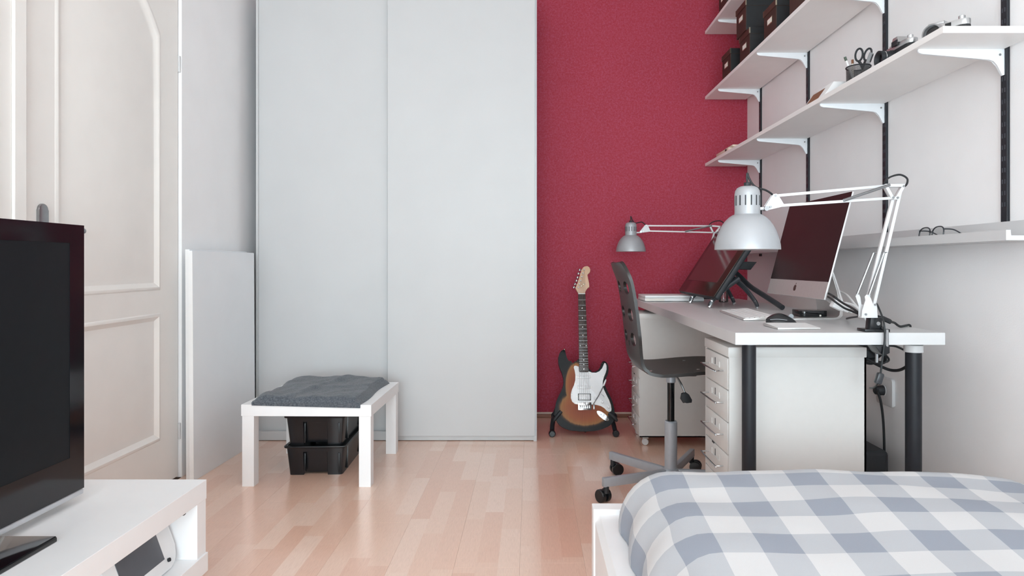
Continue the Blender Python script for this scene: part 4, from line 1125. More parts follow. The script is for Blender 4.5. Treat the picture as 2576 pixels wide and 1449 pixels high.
# ------------------------------------------------------------------ the two desk lamps
def desk_lamp(label, Th, Ta, Tl, D_h, D_e, D_b, clampfront, group):
    """Th/Ta/Tl map reference picture points of head, upper arm and lower arm; D_* are distances of head, elbow, base"""
    def H(x, y, dy=0): p = Th(x, y); v = P(p[0], p[1], D_h); v.y += dy; return v
    def A(x, y, dy=0):
        p = Ta(x, y); t = min(1, max(0, (x - 1925) / (2250 - 1925))); v = P(p[0], p[1], D_h + (D_e - D_h) * t); v.y += dy; return v
    def B(x, y, dy=0):
        p = Tl(x, y); t = min(1, max(0, (y - 480) / (838 - 480))); v = P(p[0], p[1], D_e + (D_b - D_e) * t); v.y += dy; return v
    base = B(2199, 838); base.z = Z
    L = thing('desk_lamp', label, 'lamp', base, group)
    # head
    c = H(1880, 628); s = abs(H(1960, 628).x - c.x) / 80
    pf = [(80, 628), (79.4, 618), (77.6, 608), (74, 595), (69, 581), (62, 567), (54, 556), (45, 547), (37, 541.5), (31.5, 539.5), (31, 536), (31, 488), (29.5, 480), (25, 473), (17, 469), (0.5, 468)]
    outer = [(r * s, (628 - y) * s) for r, y in pf]
    inner = [(max(0.2, r - 1.2) * s, h - (0.6 * s if i > 2 else 0)) for i, (r, h) in enumerate(outer[:10])]
    MB().lathe([inner[-1]] + inner[::-1] + outer, c, seg=48, caps=True).build('shade', SHADE, L)
    nk = MB()
    for i in range(14):
        a = 2 * math.pi * (i + 0.5) / 14
        q = Vector((math.cos(a), math.sin(a), 0)); tq = Vector((-q.y, q.x, 0))
        ctr = c + q * (31 * s - 0.0004)
        nk.bar(ctr + Vector((0, 0, (628 - 518) * s)), ctr + Vector((0, 0, (628 - 493) * s)), 0.0032, 0.002, q)
    nk.build('vent_slot', BLKM, L, smooth=False)['kind'] = 'stuff'
    MB().lathe([(0.0005, 1), (0.0006, 1.01)], (0, 0, 0)).bm.free()
    bulb = c + Vector((0, 0, 0.045))
    MB().lathe([(0.004, -0.028), (0.019, -0.022), (0.027, -0.004), (0.026, 0.01), (0.015, 0.035), (0.013, 0.06)], bulb, seg=20).build('bulb', PAPER, L)
    MB().lathe([(8 * s, 467), (8 * s, 467)], (0, 0, 0)).bm.free()
    MB().cyl(c + Vector((0, 0, (628 - 469) * s)), 8.5 * s, 10 * s, seg=16, bev=1.5 * s).build('cable_gland', BLKM, L)
    ct = c + Vector((0, 0, (628 - 460) * s))
    MB().tube([ct, H(1879, 447), H(1880, 436), H(1884, 447), H(1893, 463), H(1906, 473), A(1925, 477, 0.004), A(1938, 484, 0.004), A(1950, 493, 0.006)], 0.0028, 8).build('cable', CABLE, L)
    MB().tube([H(1910, 525), H(1932, 524)], 0.0042, 10, 1).build('head_rod', LAMPW, L)
    MB().cyl(A(1926, 525, -0.010), 0.0065, 0.020, (0, 1, 0), 14).build('head_knob', STEEL, L)
    # upper arm
    for dy in (-0.007, 0.006):
        poly = [A(x, y) for x, y in ((1943, 489), (1950, 488), (1955, 493), (1966, 514), (1963, 521), (1934, 528), (1926, 525), (1925, 519))]
        y0 = poly[0].y + dy
        MB().prism([(p.x, p.z) for p in poly], y0, y0 + 0.0016, 'XZ').build('head_bracket', LAMPW, L)
    for (a, b) in (((1948, 493), (2236, 467)), ((1960, 517.5), (2240, 498.5))):
        MB().bar(A(*a), A(*b), 0.0075, 0.0075, bev=0.0006).build('upper_arm', LAMPW, L)
    MB().tube([A(2119, 505, -0.008), A(2234, 466, -0.008)], 0.0042, 10, 1).build('spring', STEEL, L)
    for a, b in (((2224, 467), (2272, 467)), ((2226, 468), (2243, 499)), ((2270, 469), (2253, 499)), ((2243, 499), (2253, 499))):
        MB().bar(A(*a), A(*b), 0.0085, 0.016, bev=0.0008).build('elbow_plate', LAMPW, L)
    bl = MB()
    for q in (A(1948, 493, -0.010), A(1962, 518, -0.010), A(1936, 521, -0.010), A(2269, 469, -0.011), A(2243, 498, -0.011), A(2254, 498, -0.011), B(2197, 766, -0.014), B(2173, 790, -0.014)):
        bl.cyl(q, 0.0032, 0.003, (0, 1, 0), 12)
    bl.build('bolt', STEEL, L)['kind'] = 'stuff'
    MB().tube([A(2222, 466), A(2232, 452, 0.006), A(2250, 442, 0.012), A(2272, 438, 0.014), A(2288, 448, 0.012), A(2284, 464, 0.008), A(2270, 473, 0.006)], 0.0028, 8).build('cable_loop', CABLE, L)
    # lower arm
    MB().bar(B(2198, 766), B(2265, 478), 0.0085, 0.0085, bev=0.0006).build('lower_arm', LAMPW, L)
    MB().bar(B(2183, 748), B(2246, 497), 0.0085, 0.0085, bev=0.0006).build('lower_arm', LAMPW, L)
    for a, b, dy in (((2161, 740), (2202, 636), 0.010), ((2182, 741), (2219, 636), -0.010)):
        sp_ = MB().tube([B(*a, dy), B(*b, dy)], 0.0036, 10, 1).build('spring', STEEL, L)
        MB().tube([B(*b, dy), B(b[0] + 16, b[1] - 2, 0)], 0.0014, 6, 1).build('spring_hook', STEEL, sp_)
    for poly, dy in ((((2163, 796), (2165, 780), (2174, 755), (2172.6, 746), (2177, 741), (2184, 743), (2188, 751), (2192.5, 764), (2202, 767), (2203, 796)), -0.011),
                     (((2157, 746), (2160, 740), (2166, 741), (2169, 748), (2171, 766), (2190, 770), (2200, 780), (2203, 796), (2163, 796), (2164, 769)), 0.009)):
        q = [B(*p) for p in poly]; y0 = q[-1].y + dy
        MB().prism([(p.x, p.z) for p in q], y0, y0 + 0.002, 'XZ').build('yoke_plate', LAMPW, L)
    q0, q1 = B(2163, 797), B(2203, 797)
    MB().box(q0.x, q1.x, q0.y - 0.011, q0.y + 0.011, q0.z - 0.002, q0.z + 0.002).build('yoke_floor', LAMPW, L, smooth=False)
    # clamp
    yb = base.y; top = q0.z - 0.002
    MB().prism([(base.x - 0.019, Z + 0.008), (base.x + 0.019, Z + 0.008), (base.x + 0.016, top), (base.x - 0.016, top)], yb - 0.014, yb + 0.016, 'XZ', 0.002).build('clamp_block', BLKP, L)
    MB().cyl((base.x + 0.004, yb - 0.0165, (Z + top) / 2 + 0.004), 0.0055, 0.004, (0, 1, 0), 16).build('set_screw', STEEL, L)
    MB().box(base.x - 0.036, base.x + 0.036, yb - 0.02, yb + 0.03, Z, Z + 0.0085, 0.0015).build('clamp_flange', BLKP, L)
    s_ = clampfront                                  # y just outside the desk edge
    MB().tube([(base.x + 0.016, yb - 0.016 if s_ < yb else yb + 0.024, Z + 0.012), (base.x + 0.016, s_, Z + 0.008), (base.x + 0.016, s_, Z - KT - 0.02)], 0.0042, 10, 1).build('clamp_rod', STEEL, L)
    yi = yb
    MB().prism([(base.x - 0.020, Z - KT - 0.002), (base.x + 0.022, Z - KT - 0.002), (base.x + 0.022, Z - KT - 0.022), (base.x + 0.006, Z - KT - 0.030), (base.x - 0.006, Z - KT - 0.022)], min(s_, yi) - 0.004, max(s_, yi) + 0.006, 'XZ', 0.002).build('clamp_jaw', BLKP, L)
    MB().cyl((base.x + 0.008, yi, Z - KT - 0.055), 0.0042, 0.032, seg=12).build('clamp_screw', STEEL, L)
    return L
I_ = lambda x, y: (x, y)
desk_lamp('big silver-shaded clamp lamp on the desk edge towards the bed', I_, I_, I_, 1.80, 1.925, 1.955, KY0 - 0.0062, 'clamp desk lamps')
kf = 0.4625
Th2 = lambda x, y: (1587 + kf * (x - 1880), 633 + kf * (y - 628))
def Ta2(x, y):
    a = R(5.4); dx, dy = x - 1930, y - 524
    return (1614 + 0.572 * (dx * math.cos(a) - dy * math.sin(a)), 583 + 0.52 * (dx * math.sin(a) + dy * math.cos(a)))
EL2 = Ta2(2255, 480)
Tl2 = lambda x, y: (EL2[0] + 0.53 * (x - 2255), EL2[1] + (751.5 - EL2[1]) / (838 - 480) * (y - 480))
desk_lamp('silver-shaded clamp lamp in front of the red wall, above the laptop', Th2, Ta2, Tl2, 3.80, 3.80, 3.795, KY1 + 0.0062, 'clamp desk lamps')

# ------------------------------------------------------------------ cables, adapters, socket
lc = thing('lamp_cord', 'thin black lamp cord hanging over the desk edge with an inline switch', 'cord', P(2214, 952, 1.90))
MB().tube([P(2205.5, 764, 1.949), P(2211, 776, 1.940), P(2219, 796, 1.920), P(2224, 816, 1.908), P(2225.5, 850, 1.906), P(2222, 885, 1.906), P(2217, 925, 1.906), P(2215, 940, 1.906)], 0.0026, 8).build('cord', CABLE, lc)
a = P(2216, 938, 1.906); b = P(2207, 966, 1.906)
MB().bar(a, b, 0.019, 0.016, bev=0.005).build('inline_switch', mat('dark_grey_switch', (52, 54, 58), 0.35), lc)
MB().tube([P(2208, 965, 1.906), P(2203, 971, 1.92), P(2196, 976, 1.95), P(2188, 976, 2.0)], 0.0025, 8).build('cord', CABLE, lc)

pa = thing('power_adapter', 'white power adapter with white leads hanging behind the computer', 'adapter', (1.02, 2.12, Z + 0.03))
ac = P(2114, 766, 2.15)
MB().bar(P(2094, 760, 2.15), P(2121, 773, 2.15), 0.030, 0.028, bev=0.004).build('block', WCABLE, pa)
MB().bar(P(2120, 773, 2.15), P(2134, 780, 2.15), 0.022, 0.022, bev=0.004).build('plug_end', WCABLE, pa)
MB().bar(P(2132, 780, 2.15), P(2143, 786, 2.15), 0.007, 0.010, bev=0.001).build('tongue', WCABLE, pa)
for pts in ([(2096, 690, 2.345), (2105, 716, 2.30), (2113, 742, 2.22), (2118, 757, 2.165)], [(2112, 733, 2.35), (2130, 742, 2.25), (2146, 760, 2.15), (2160, 778, 2.08), (2170, 797, 2.05)], [(2080, 753, 2.3), (2088, 760, 2.25), (2096, 763, 2.17)],
            [(2128, 762, 2.15), (2148, 768, 2.1), (2162, 780, 2.07), (2176, 800, 2.05), (2186, 812, 2.06)]):
    MB().tube([P(*p) for p in pts], 0.0036, 8).build('lead', WCABLE, pa)

def cord(label, pts, r, m=CABLE, cat='cable'):
    o = MB().tube([P(*p) for p in pts], r, 8).build('cable', m, loc=P(*pts[-1]))
    return tag(o, label, cat)
cord('thin black cable from behind the computer to the lamp base', [(2084, 738, 2.30), (2091, 742, 2.19), (2099, 747, 2.112), (2111, 756, 2.105), (2125, 765, 2.08), (2145, 776, 2.02), (2160, 787, 1.99)], 0.0035)
cord('second black cable sagging under the white power adapter', [(2083, 747, 2.30), (2090, 751, 2.17), (2098, 757, 2.095), (2112, 767, 2.09), (2126, 776, 2.085), (2146, 784, 2.05), (2160, 791, 2.015), (2158, 796, 2.02), (2140, 799, 2.15), (2130, 801.5, 2.345)], 0.0032)
hv = thing('cable_connector', 'black barrel connector on a cable lying behind the lamp clamp', 'connector', P(2238, 808, 2.0))
MB().bar(P(2219, 800, 2.06), P(2241, 810, 2.03), 0.013, 0.013, bev=0.003).build('barrel', BLKM, hv)
MB().tube([P(2198, 794, 2.08), P(2210, 796, 2.07), P(2221, 800, 2.06)], 0.0036, 8).build('lead', CABLE, hv)
MB().tube([P(2239, 809, 2.035), P(2250, 812, 2.05), P(2258, 818, 2.06), Vector((1.140, 2.07, Z + 0.004)), Vector((1.172, 2.095, Z + 0.005)), Vector((1.1875, 2.105, Z + 0.0045)), Vector((1.1925, 2.11, Z - 0.010)), Vector((1.1935, 2.115, Z - 0.10))], 0.0036, 8).build('lead', CABLE, hv)

# looped bundle of cables tied under the desk
bn = thing('cable_bundle', 'bundle of black cables tied up under the desktop beside the drawer unit', 'cable', P(2192, 888, 2.25))
rb = random.Random(9)
for i in range(7):
    c = P(2176 + i * 3, 892 + rb.uniform(-4, 6), 2.22 + rb.uniform(-0.06, 0.08))
    pts = []
    tx, rz, ry = rb.uniform(0.035, 0.06), rb.uniform(0.014, 0.028), rb.uniform(0.01, 0.05)
    for k in range(10):
        a = 2 * math.pi * k / 10
        pts.append((c.x + tx * math.cos(a), c.y + ry * math.sin(a + i), c.z + rz * math.sin(a) - 0.3 * tx * math.cos(a)))
    MB().tube(pts, 0.0036, 7, 4, True).build('loop', CABLE, bn)
MB().tube([P(2176, 882, 2.2), P(2200, 872, 2.2), P(2226, 869.5, 2.2), P(2252, 871, 2.2), P(2274, 880, 2.2)], 0.0035, 8).build('strand', CABLE, bn)
MB().tube([P(2196, 912, 2.2), P(2216, 922, 2.18), P(2240, 931, 2.16), P(2262, 931, 2.14), P(2280, 922, 2.12), P(2296, 905, 2.12)], 0.0048, 8).build('strand', CABLE, bn)
MB().bar(P(2185, 872, 2.25), P(2190, 905, 2.25), 0.030, 0.024, bev=0.005).build('tie_wrap', BLKM, bn)

wsk = thing('wall_socket', 'white wall socket with rounded plate behind the desk leg', 'socket', (XR, 2.51, 0.467))
t = MB(); sk = []
for cy_, cz_, a0 in ((2.555, 0.505, 0), (2.465, 0.505, 90), (2.465, 0.425, 180), (2.555, 0.425, 270)):
    for i in range(5): a = R(a0 + 22.5 * i); sk.append((cy_ + 0.012 * math.cos(a), cz_ + 0.012 * math.sin(a)))
t.prism(sk, XR - 0.013, XR, 'YZ', 0.003).build('plate', LAQ, wsk)
MB().lathe([(0.022, 0.0), (0.022, 0.002), (0.019, 0.002), (0.018, 0.0)], (XR - 0.0125, 2.515, 0.467), (-1, 0, 0), 28).build('well', LAQ, wsk)
pl = thing('power_plug', 'black power plug in the wall socket with cord running to the floor', 'plug', (XR - 0.02, 2.515, 0.467))
MB().lathe([(0.0185, 0), (0.0185, 0.012), (0.015, 0.03), (0.010, 0.034)], (XR - 0.0128, 2.515, 0.467), (-1, 0, 0), 20).build('body', BLKM, pl)
MB().tube([(XR - 0.035, 2.51, 0.472), (XR - 0.045, 2.49, 0.462), (XR - 0.040, 2.48, 0.43), (XR - 0.032, 2.478, 0.36), (XR - 0.028, 2.478, 0.25), (XR - 0.028, 2.48, 0.12), (XR - 0.026, 2.485, 0.02), (XR - 0.025, 2.50, 0.005)], 0.0045, 8).build('cord', CABLE, pl)

sb = thing('equipment_box', 'black box with rounded edges on the floor under the desk, beside the drawers', 'box', (1.16, 2.6, 0))
MB().box(1.055, 1.262, 2.36, 2.86, 0.008, 0.282, 0.018, 4).build('housing', BLKM, sb)
for x in (1.08, 1.235):
    for y in (2.39, 2.83): MB().cyl((x, y, 0), 0.012, 0.010).build('foot', BLKP, sb)
MB().box(1.07, 1.247, 2.354, 2.361, 0.03, 0.20, 0.003).build('front_grille', LEATHER, sb)

# ------------------------------------------------------------------ wall shelving on black rails
rails = [2251.9 / (x - VX) for x in (1915, 2035, 2230, 2533)]
SX, ST = 1.071, 0.018
names = ('nearest the red wall', 'second from the red wall', 'third from the red wall', 'farthest from the red wall')
for i, y in enumerate(rails):
    z0 = 1.0573                                      # the rails end on the picture ledge
    r = thing('shelf_rail', 'vertical black slotted shelf rail on the white wall, ' + names[i], 'rail', (XR, y, z0), 'black shelf rails')
    MB().box(XR - 0.009, XR, y - 0.0125, y + 0.0125, z0, 2.62, 0.001).build('channel', RAIL, r, smooth=False)
    if i == 0: MB().box(XR - 0.009, XR, y - 0.0125, y + 0.0125, 0.985, 1.0002, 0.001).build('lower_end', RAIL, r, smooth=False)
    sl_ = MB()
    for k in range(48):
        for d in (-0.005, 0.005): sl_.box(XR - 0.0098, XR - 0.0085, y + d - 0.0015, y + d + 0.0015, 1.1 + k * 0.032, 1.112 + k * 0.032)
    sl_.build('slots', mat('slot_grey', (70, 73, 80), 0.5), r, smooth=False)['kind'] = 'stuff'
zs = (1.540, 1.951, 2.352)
lab = ('lowest wall shelf, white, carrying two cameras and a pen cup', 'middle wall shelf, white, carrying the dark brown storage boxes', 'highest wall shelf, white, under a single dark box by the red wall')
bk_mesh = None
for z, l in zip(zs, lab):
    s_ = thing('wall_shelf', l, 'shelf', ((SX + XR) / 2, 2.9, z), 'white wall shelves on black rails')
    MB().box(SX, XR - 0.0105, 1.745, YB - 0.006, z, z + ST, 0.0008).build('board', SHELFM, s_, smooth=False)
    for y in rails:
        prf = [(SX + 0.012, 0.0), (XR - 0.009, 0.0), (XR - 0.009, -0.072), (XR - 0.014, -0.074), (XR - 0.020, -0.066), (XR - 0.030, -0.044), (XR - 0.040, -0.033), (XR - 0.052, -0.030), (SX + 0.022, -0.0135), (SX + 0.014, -0.010), (SX + 0.011, -0.005)]
        b = MB().prism([(p[0], z + p[1]) for p in prf], y - 0.004, y + 0.004, 'XZ', 0.0008).build('bracket', BRACK, s_)
        MB().cyl((XR - 0.022, y - 0.0048, z - 0.016), 0.0035, 0.0016, (0, 1, 0), 14).build('screw', STEEL, b)

# storage boxes: fronts face the room
def sbox(label, y0, z, xf=1.090, w=0.16, h=0.152, dp=0.225, rot=0):
    b = thing('storage_box', label, 'box', (xf + dp / 2, y0 + w / 2, z), 'dark brown lidded storage boxes')
    x1 = xf + dp
    MB().box(xf + 0.003, x1 - 0.003, y0 + 0.003, y0 + w - 0.003, z, z + h - 0.004, 0.001).build('body', BROWN, b, smooth=False)
    for ya in (y0 + 0.0018, y0 + w - 0.0034):
        MB().box(xf + 0.006, x1 - 0.004, ya, ya + 0.0016, z + 0.001, z + h - 0.03).build('side_cover', BLACKCARD, b, smooth=False)
    lid = MB().box(xf, x1, y0, y0 + w, z + h - 0.030, z + h, 0.001).build('lid', BOXLID, b, smooth=False)
    ls = MB(); ls.box(xf + 0.005, x1 - 0.002, y0 - 0.0008, y0 + 0.0006, z + h - 0.029, z + h - 0.001); ls.build('lid_side', BLACKCARD, lid, smooth=False)
    for y in (y0, y0 + w):
        MB().box(xf - 0.0008, xf + 0.006, y - 0.0012, y + 0.0012, z + h - 0.028, z + h + 0.0006).build('lid_corner', BRASS, lid, smooth=False)
    lh = MB().box(xf + 0.001, xf + 0.0032, y0 + 0.05, y0 + w - 0.05, z + 0.066, z + 0.096, 0.0006).build('label_holder', BRASS, b, smooth=False)
    MB().box(xf + 0.0002, xf + 0.0012, y0 + 0.054, y0 + w - 0.054, z + 0.070, z + 0.092).build('label_card', PAPER, lh, smooth=False)
    if rot: b.rotation_euler = (0, 0, R(rot))
    return b
zm = 1.951 + ST
sbox('dark brown storage box standing alone at the red wall end of the middle shelf', 3.672, zm)
sbox('dark brown storage box under another one on the middle shelf', 3.352, zm)
sbox('dark brown storage box on top of another one on the middle shelf', 3.385, zm + 0.1525, 1.082)
sbox('dark brown storage box between the stacked pair and its neighbour on the middle shelf', 2.990, zm)
sbox('dark brown storage box farthest from the red wall on the middle shelf', 2.680, zm)
sbox('dark brown storage box on the highest shelf', 3.742, 2.352 + ST)

zl = 1.540 + ST
tr_ = thing('card_tray', 'flat pale box with a dark slot at the red wall end of the lowest shelf', 'box', (1.14, 3.85, zl))
MB().box(1.085, 1.19, 3.69, 3.93, zl, zl + 0.024, 0.003).build('body', mat('pale_card', (222, 204, 186), 0.6), tr_)
MB().box(1.0842, 1.086, 3.72, 3.75, zl + 0.010, zl + 0.02).build('slot', BROWN, tr_, smooth=False)
MB().box(1.10, 1.18, 3.66, 3.78, zl + 0.024, zl + 0.034, 0.002).build('lid', mat('pale_card', (222, 204, 186), 0.6), tr_)

wb = thing('white_box', 'small white sloping box with a brown window on the lowest shelf', 'box', (1.14, 2.56, zl))
MB().prism([(1.085, zl), (1.19, zl), (1.19, zl + 0.062), (1.128, zl + 0.062)], 2.50, 2.68, 'XZ', 0.002).build('body', WCABLE, wb)
q = MB(); d0 = Vector((1.128 - 1.085, 0, 0.062)).normalized(); nn = Vector((-d0.z, 0, d0.x))
for k, (aa, bb_) in enumerate(((0.012, 0.062),)):
    p = [Vector((1.085, 0, zl)) + d0 * aa + nn * 0.0006, Vector((1.085, 0, zl)) + d0 * bb_ + nn * 0.0006]
    p += [p[1] - nn * 0.001, p[0] - nn * 0.001]
    q.prism([(v.x, v.z) for v in p], 2.555, 2.662, 'XZ')
q.build('window', TAN, wb, smooth=False)

# pen cup and its contents
pcx, pcy = 1.195, 2.45
pc = thing('pen_cup', 'round black wire mesh pen cup on the lowest shelf', 'cup', (pcx, pcy, zl))
def m_mesh():
    g = N('black_wire_mesh')
    tc = g.n('ShaderNodeTexCoord'); sp = g.n('ShaderNodeSeparateXYZ'); g.l(tc.outputs['Object'], sp.inputs[0])
    at = g.math('ARCTAN2', sp.outputs['Y'], sp.outputs['X'])
    a = g.math('LESS_THAN', g.math('PINGPONG', g.math('MULTIPLY', at, 30), 1.0), 0.42); b = g.math('LESS_THAN', g.math('PINGPONG', g.math('MULTIPLY', sp.outputs['Z'], 800), 1.0), 0.42)
    hole = g.math('MULTIPLY', g.math('SUBTRACT', 1.0, a), g.math('SUBTRACT', 1.0, b))
    g.l(g.math('SUBTRACT', 1.0, hole), g.b.inputs['Alpha'])
    g.b.inputs['Base Color'].default_value = lin((30, 31, 34)); g.b.inputs['Roughness'].default_value = 0.5
    return g.m
MB().lathe([(0.040, 0.003), (0.0405, 0.05), (0.041, 0.098)], (pcx, pcy, zl), seg=40, caps=False).build('mesh_wall', m_mesh(), pc)
MB().cyl((pcx, pcy, zl), 0.0405, 0.006, seg=40).build('base', BLKM, pc)
MB().tube([(pcx + 0.0412 * math.cos(a), pcy + 0.0412 * math.sin(a), zl + 0.099) for a in [2 * math.pi * i / 24 for i in range(24)]], 0.0024, 8, 2, True).build('rim', BLKM, pc)

def upright(name, label, cat, px0, py0, ztop, r, m, cap=None, dx=0, dy=0):
    top = P(px0, py0, pcy + dy)
    b = Vector((pcx + dx, pcy + dy, zl + 0.008))
    root = thing(name, label, cat, b)
    MB().tube([b, top], r, 10, 1).build('barrel', m, root)
    if cap:
        d_ = (top - b).normalized()
        MB().tube([top - d_ * 0.014, top + d_ * 0.001], r * 1.12, 10, 1).build('end_cap', cap, root)
    return root
upright('pen', 'white pen with a dark green end leaning out of the pen cup', 'pen', 2125.5, 144, 0, 0.0042, WCABLE, GREEN, 0.007, 0.013)
upright('pencil', 'short pale pencil with a brown end in the pen cup', 'pencil', 2144.5, 151, 0, 0.0038, PAPER, TAN, -0.006, 0.024)
sc_ = thing('scissors', 'black-handled scissors standing blades down in the pen cup', 'scissors', (pcx + 0.010, pcy - 0.004, zl + 0.008))
def loop(px, py, rx, rz, tilt, D):
    c = P(px, py, D); s = D / F; pts = []
    for i in range(16):
        a = 2 * math.pi * i / 16; x = rx * math.cos(a); z_ = rz * math.sin(a)
        pts.append((c.x + s * (x * math.cos(tilt) + z_ * math.sin(tilt)), c.y, c.z + s * (-x * math.sin(tilt) + z_ * math.cos(tilt))))
    return MB().tube(pts, 0.0036, 8, 2, True)
loop(2161, 138, 9, 16, R(10), 2.445).build('handle_ring', BLKM, sc_)
loop(2183, 137, 8, 16, R(22), 2.455).build('handle_ring', BLKM, sc_)
MB().tube([P(2160, 153, 2.445), P(2166, 162, 2.446), P(2172, 175, 2.447)], 0.005, 8).build('handle', BLKM, sc_)
MB().tube([P(2178, 151, 2.455), P(2174, 162, 2.452), P(2171, 175, 2.448)], 0.005, 8).build('handle', BLKM, sc_)
MB().bar(P(2172, 160, 2.450), Vector((pcx + 0.006, pcy - 0.004, zl + 0.008)), 0.012, 0.002).build('blade', STEEL, sc_, smooth=False)
rl = thing('flat_ruler', 'flat grey strip standing beside the scissors in the pen cup', 'ruler', (pcx + 0.018, pcy, zl + 0.008))
MB().bar(P(2193, 133, 2.435), Vector((pcx - 0.010, pcy - 0.016, zl + 0.008)), 0.016, 0.005, bev=0.001).build('body', mat('grey_metal_case', (148, 150, 152), 0.4, 0.3), rl)
MB().bar(P(2196, 137, 2.432), P(2189, 156, 2.432), 0.004, 0.004).build('edge_strip', BLKM, rl)

# cameras on the lowest shelf: lenses look into the room
def camera_body(label, y0, y1, xb0, xb1, h, lens, mlens, group='old cameras on the lowest shelf', style=0):
    c = thing('photo_camera', label, 'camera', ((xb0 + xb1) / 2, (y0 + y1) / 2, zl), group)
    def cap(z0, z1, grow=0.0):
        pts = []
        r = (xb1 - xb0) / 2 + grow; xc = (xb0 + xb1) / 2
        for i in range(9): a = math.pi * i / 8; pts.append((xc + r * math.cos(a), y1 - r + r * math.sin(a)))
        for i in range(9): a = math.pi + math.pi * i / 8; pts.append((xc + r * math.cos(a), y0 + r + r * math.sin(a)))
        return MB().prism(pts, zl + z0, zl + z1, 'XY', 0.0015)
    cap(0, h * 0.10).build('base_plate', CHROME, c); cap(h * 0.10, h * 0.66).build('leather_body', LEATHER, c)
    tp_ = cap(h * 0.66, h * 0.86).build('top_plate', mat('satin_chrome', (196, 197, 198), 0.3, 0.85), c)
    ym = y0 + (y1 - y0) * 0.5
    if style == 0:
        MB().box(xb0 + 0.002, xb1 - 0.004, ym + 0.0, ym + 0.045, zl + h * 0.86, zl + h * 0.97, 0.002).build('viewfinder', CHROME, tp_)
        MB().box(xb0 - 0.0008, xb0 + 0.001, y0 + 0.030, y0 + 0.044, zl + h * 0.42, zl + h * 0.54).build('flash_port', PAPER, c, smooth=False)
        MB().box(xb0 - 0.001, xb0 + 0.002, ym - 0.02, ym - 0.004, zl + h * 0.69, zl + h * 0.82).build('window', BLKG, tp_, smooth=False)
    else:
        MB().prism([(ym - 0.024, zl + h * 0.86), (ym + 0.024, zl + h * 0.86), (ym + 0.012, zl + h * 1.12), (ym - 0.012, zl + h * 1.12)], xb0 - 0.004, xb1 - 0.006, 'YZ', 0.002).build('prism_housing', mat('satin_chrome', (196, 197, 198), 0.3, 0.85), c)
        MB().box(xb0 - 0.006, xb0 - 0.003, ym - 0.016, ym + 0.016, zl + h * 0.78, zl + h * 0.98).build('name_plate', BLKM, c, smooth=False)
    for yy, rr, hh in ((y0 + 0.022, 0.009, 0.012), (y1 - 0.022, 0.011, 0.008)):
        MB().cyl(((xb0 + xb1) / 2, yy, zl + h * 0.86), rr, hh, seg=20, bev=0.001).build('dial', CHROME, tp_)
    yl, zc, r, ln = lens
    lb = MB().lathe([(r * 1.05, 0), (r * 1.05, ln * 0.2), (r * 0.96, ln * 0.22), (r * 0.96, ln * 0.8), (r, ln * 0.82), (r, ln), (r * 0.86, ln), (r * 0.7, ln * 0.72), (0.0008, ln * 0.70)], (xb0 + 0.001, yl, zl + zc), (-1, 0, 0), 32).build('lens', mlens, c)
    MB().lathe([(r * 0.72, ln * 0.73), (r * 0.5, ln * 0.77), (0.001, ln * 0.79)], (xb0 + 0.001, yl, zl + zc), (-1, 0, 0), 28).build('front_glass', BLKG, lb)
    MB().lathe([(r * 0.975, ln * 0.62), (r * 0.985, ln * 0.64), (r * 0.975, ln * 0.68)], (xb0 + 0.001, yl, zl + zc), (-1, 0, 0), 32, False).build('lens_ring', CHROME, lb)
    return c
ca1 = camera_body('compact silver and black camera at the free end of the lowest shelf', 1.882, 2.008, 1.187, 1.221, 0.088, (1.965, 0.046, 0.027, 0.030), STEEL, style=0)
ca1.rotation_euler = (0, 0, R(34))
camera_body('silver camera with a long black lens next to the pen cup', 2.030, 2.170, 1.142, 1.178, 0.080, (2.122, 0.028, 0.026, 0.046), BLKM, style=1)

# ------------------------------------------------------------------ picture ledge and glasses
pl_ = thing('picture_ledge', 'narrow white picture ledge with raised lip on the wall above the desk', 'ledge', (1.27, 2.9, 1.0))
LX = 1.2125
MB().prism([(LX, 1.0), (XR - 0.0005, 1.0), (XR - 0.0005, 1.0575), (XR - 0.012, 1.0575), (XR - 0.012, 1.0115), (LX + 0.012, 1.0115), (LX + 0.012, 1.0267), (LX, 1.0267)], 1.713, YB - 0.006, 'XZ', 0.0008).build('profile', LAQ, pl_, smooth=False)
# rails end on the ledge, the first one runs on behind it
gl = thing('eyeglasses', 'dark-rimmed eyeglasses lying on the picture ledge', 'glasses', (1.262, 2.10, 1.0115))
GLM = mat('dark_tortoise_frame', (44, 46, 52), 0.3)
for yc in (2.066, 2.136):
    pts = []
    for i in range(20):
        a = 2 * math.pi * i / 20
        pts.append((1.252 + 0.004 * math.sin(a), yc + 0.029 * math.copysign(abs(math.cos(a)) ** 0.8, math.cos(a)), 1.0345 + 0.0205 * math.copysign(abs(math.sin(a)) ** 0.8, math.sin(a))))
    rm = MB().tube(pts, 0.0020, 8, 2, True).build('rim', GLM, gl)
    MB().prism([(p[1], p[2]) for p in pts], 1.2518, 1.2528, 'YZ').build('lens', PANE, rm, smooth=False)
MB().tube([(1.250, 2.096, 1.040), (1.247, 2.101, 1.043), (1.250, 2.106, 1.040)], 0.002, 8).build('bridge', GLM, gl)
for y0, y1, z1 in ((2.036, 2.030, 1.044), (2.166, 2.14, 1.0258)):
    MB().tube([(1.252, y0, 1.046), (1.280, (y0 * 2 + y1) / 3, 1.044), (1.307, (y0 + y1) / 2, 1.030), (1.315, y1, z1 - 0.012)], 0.0019, 8).build('temple', GLM, gl)

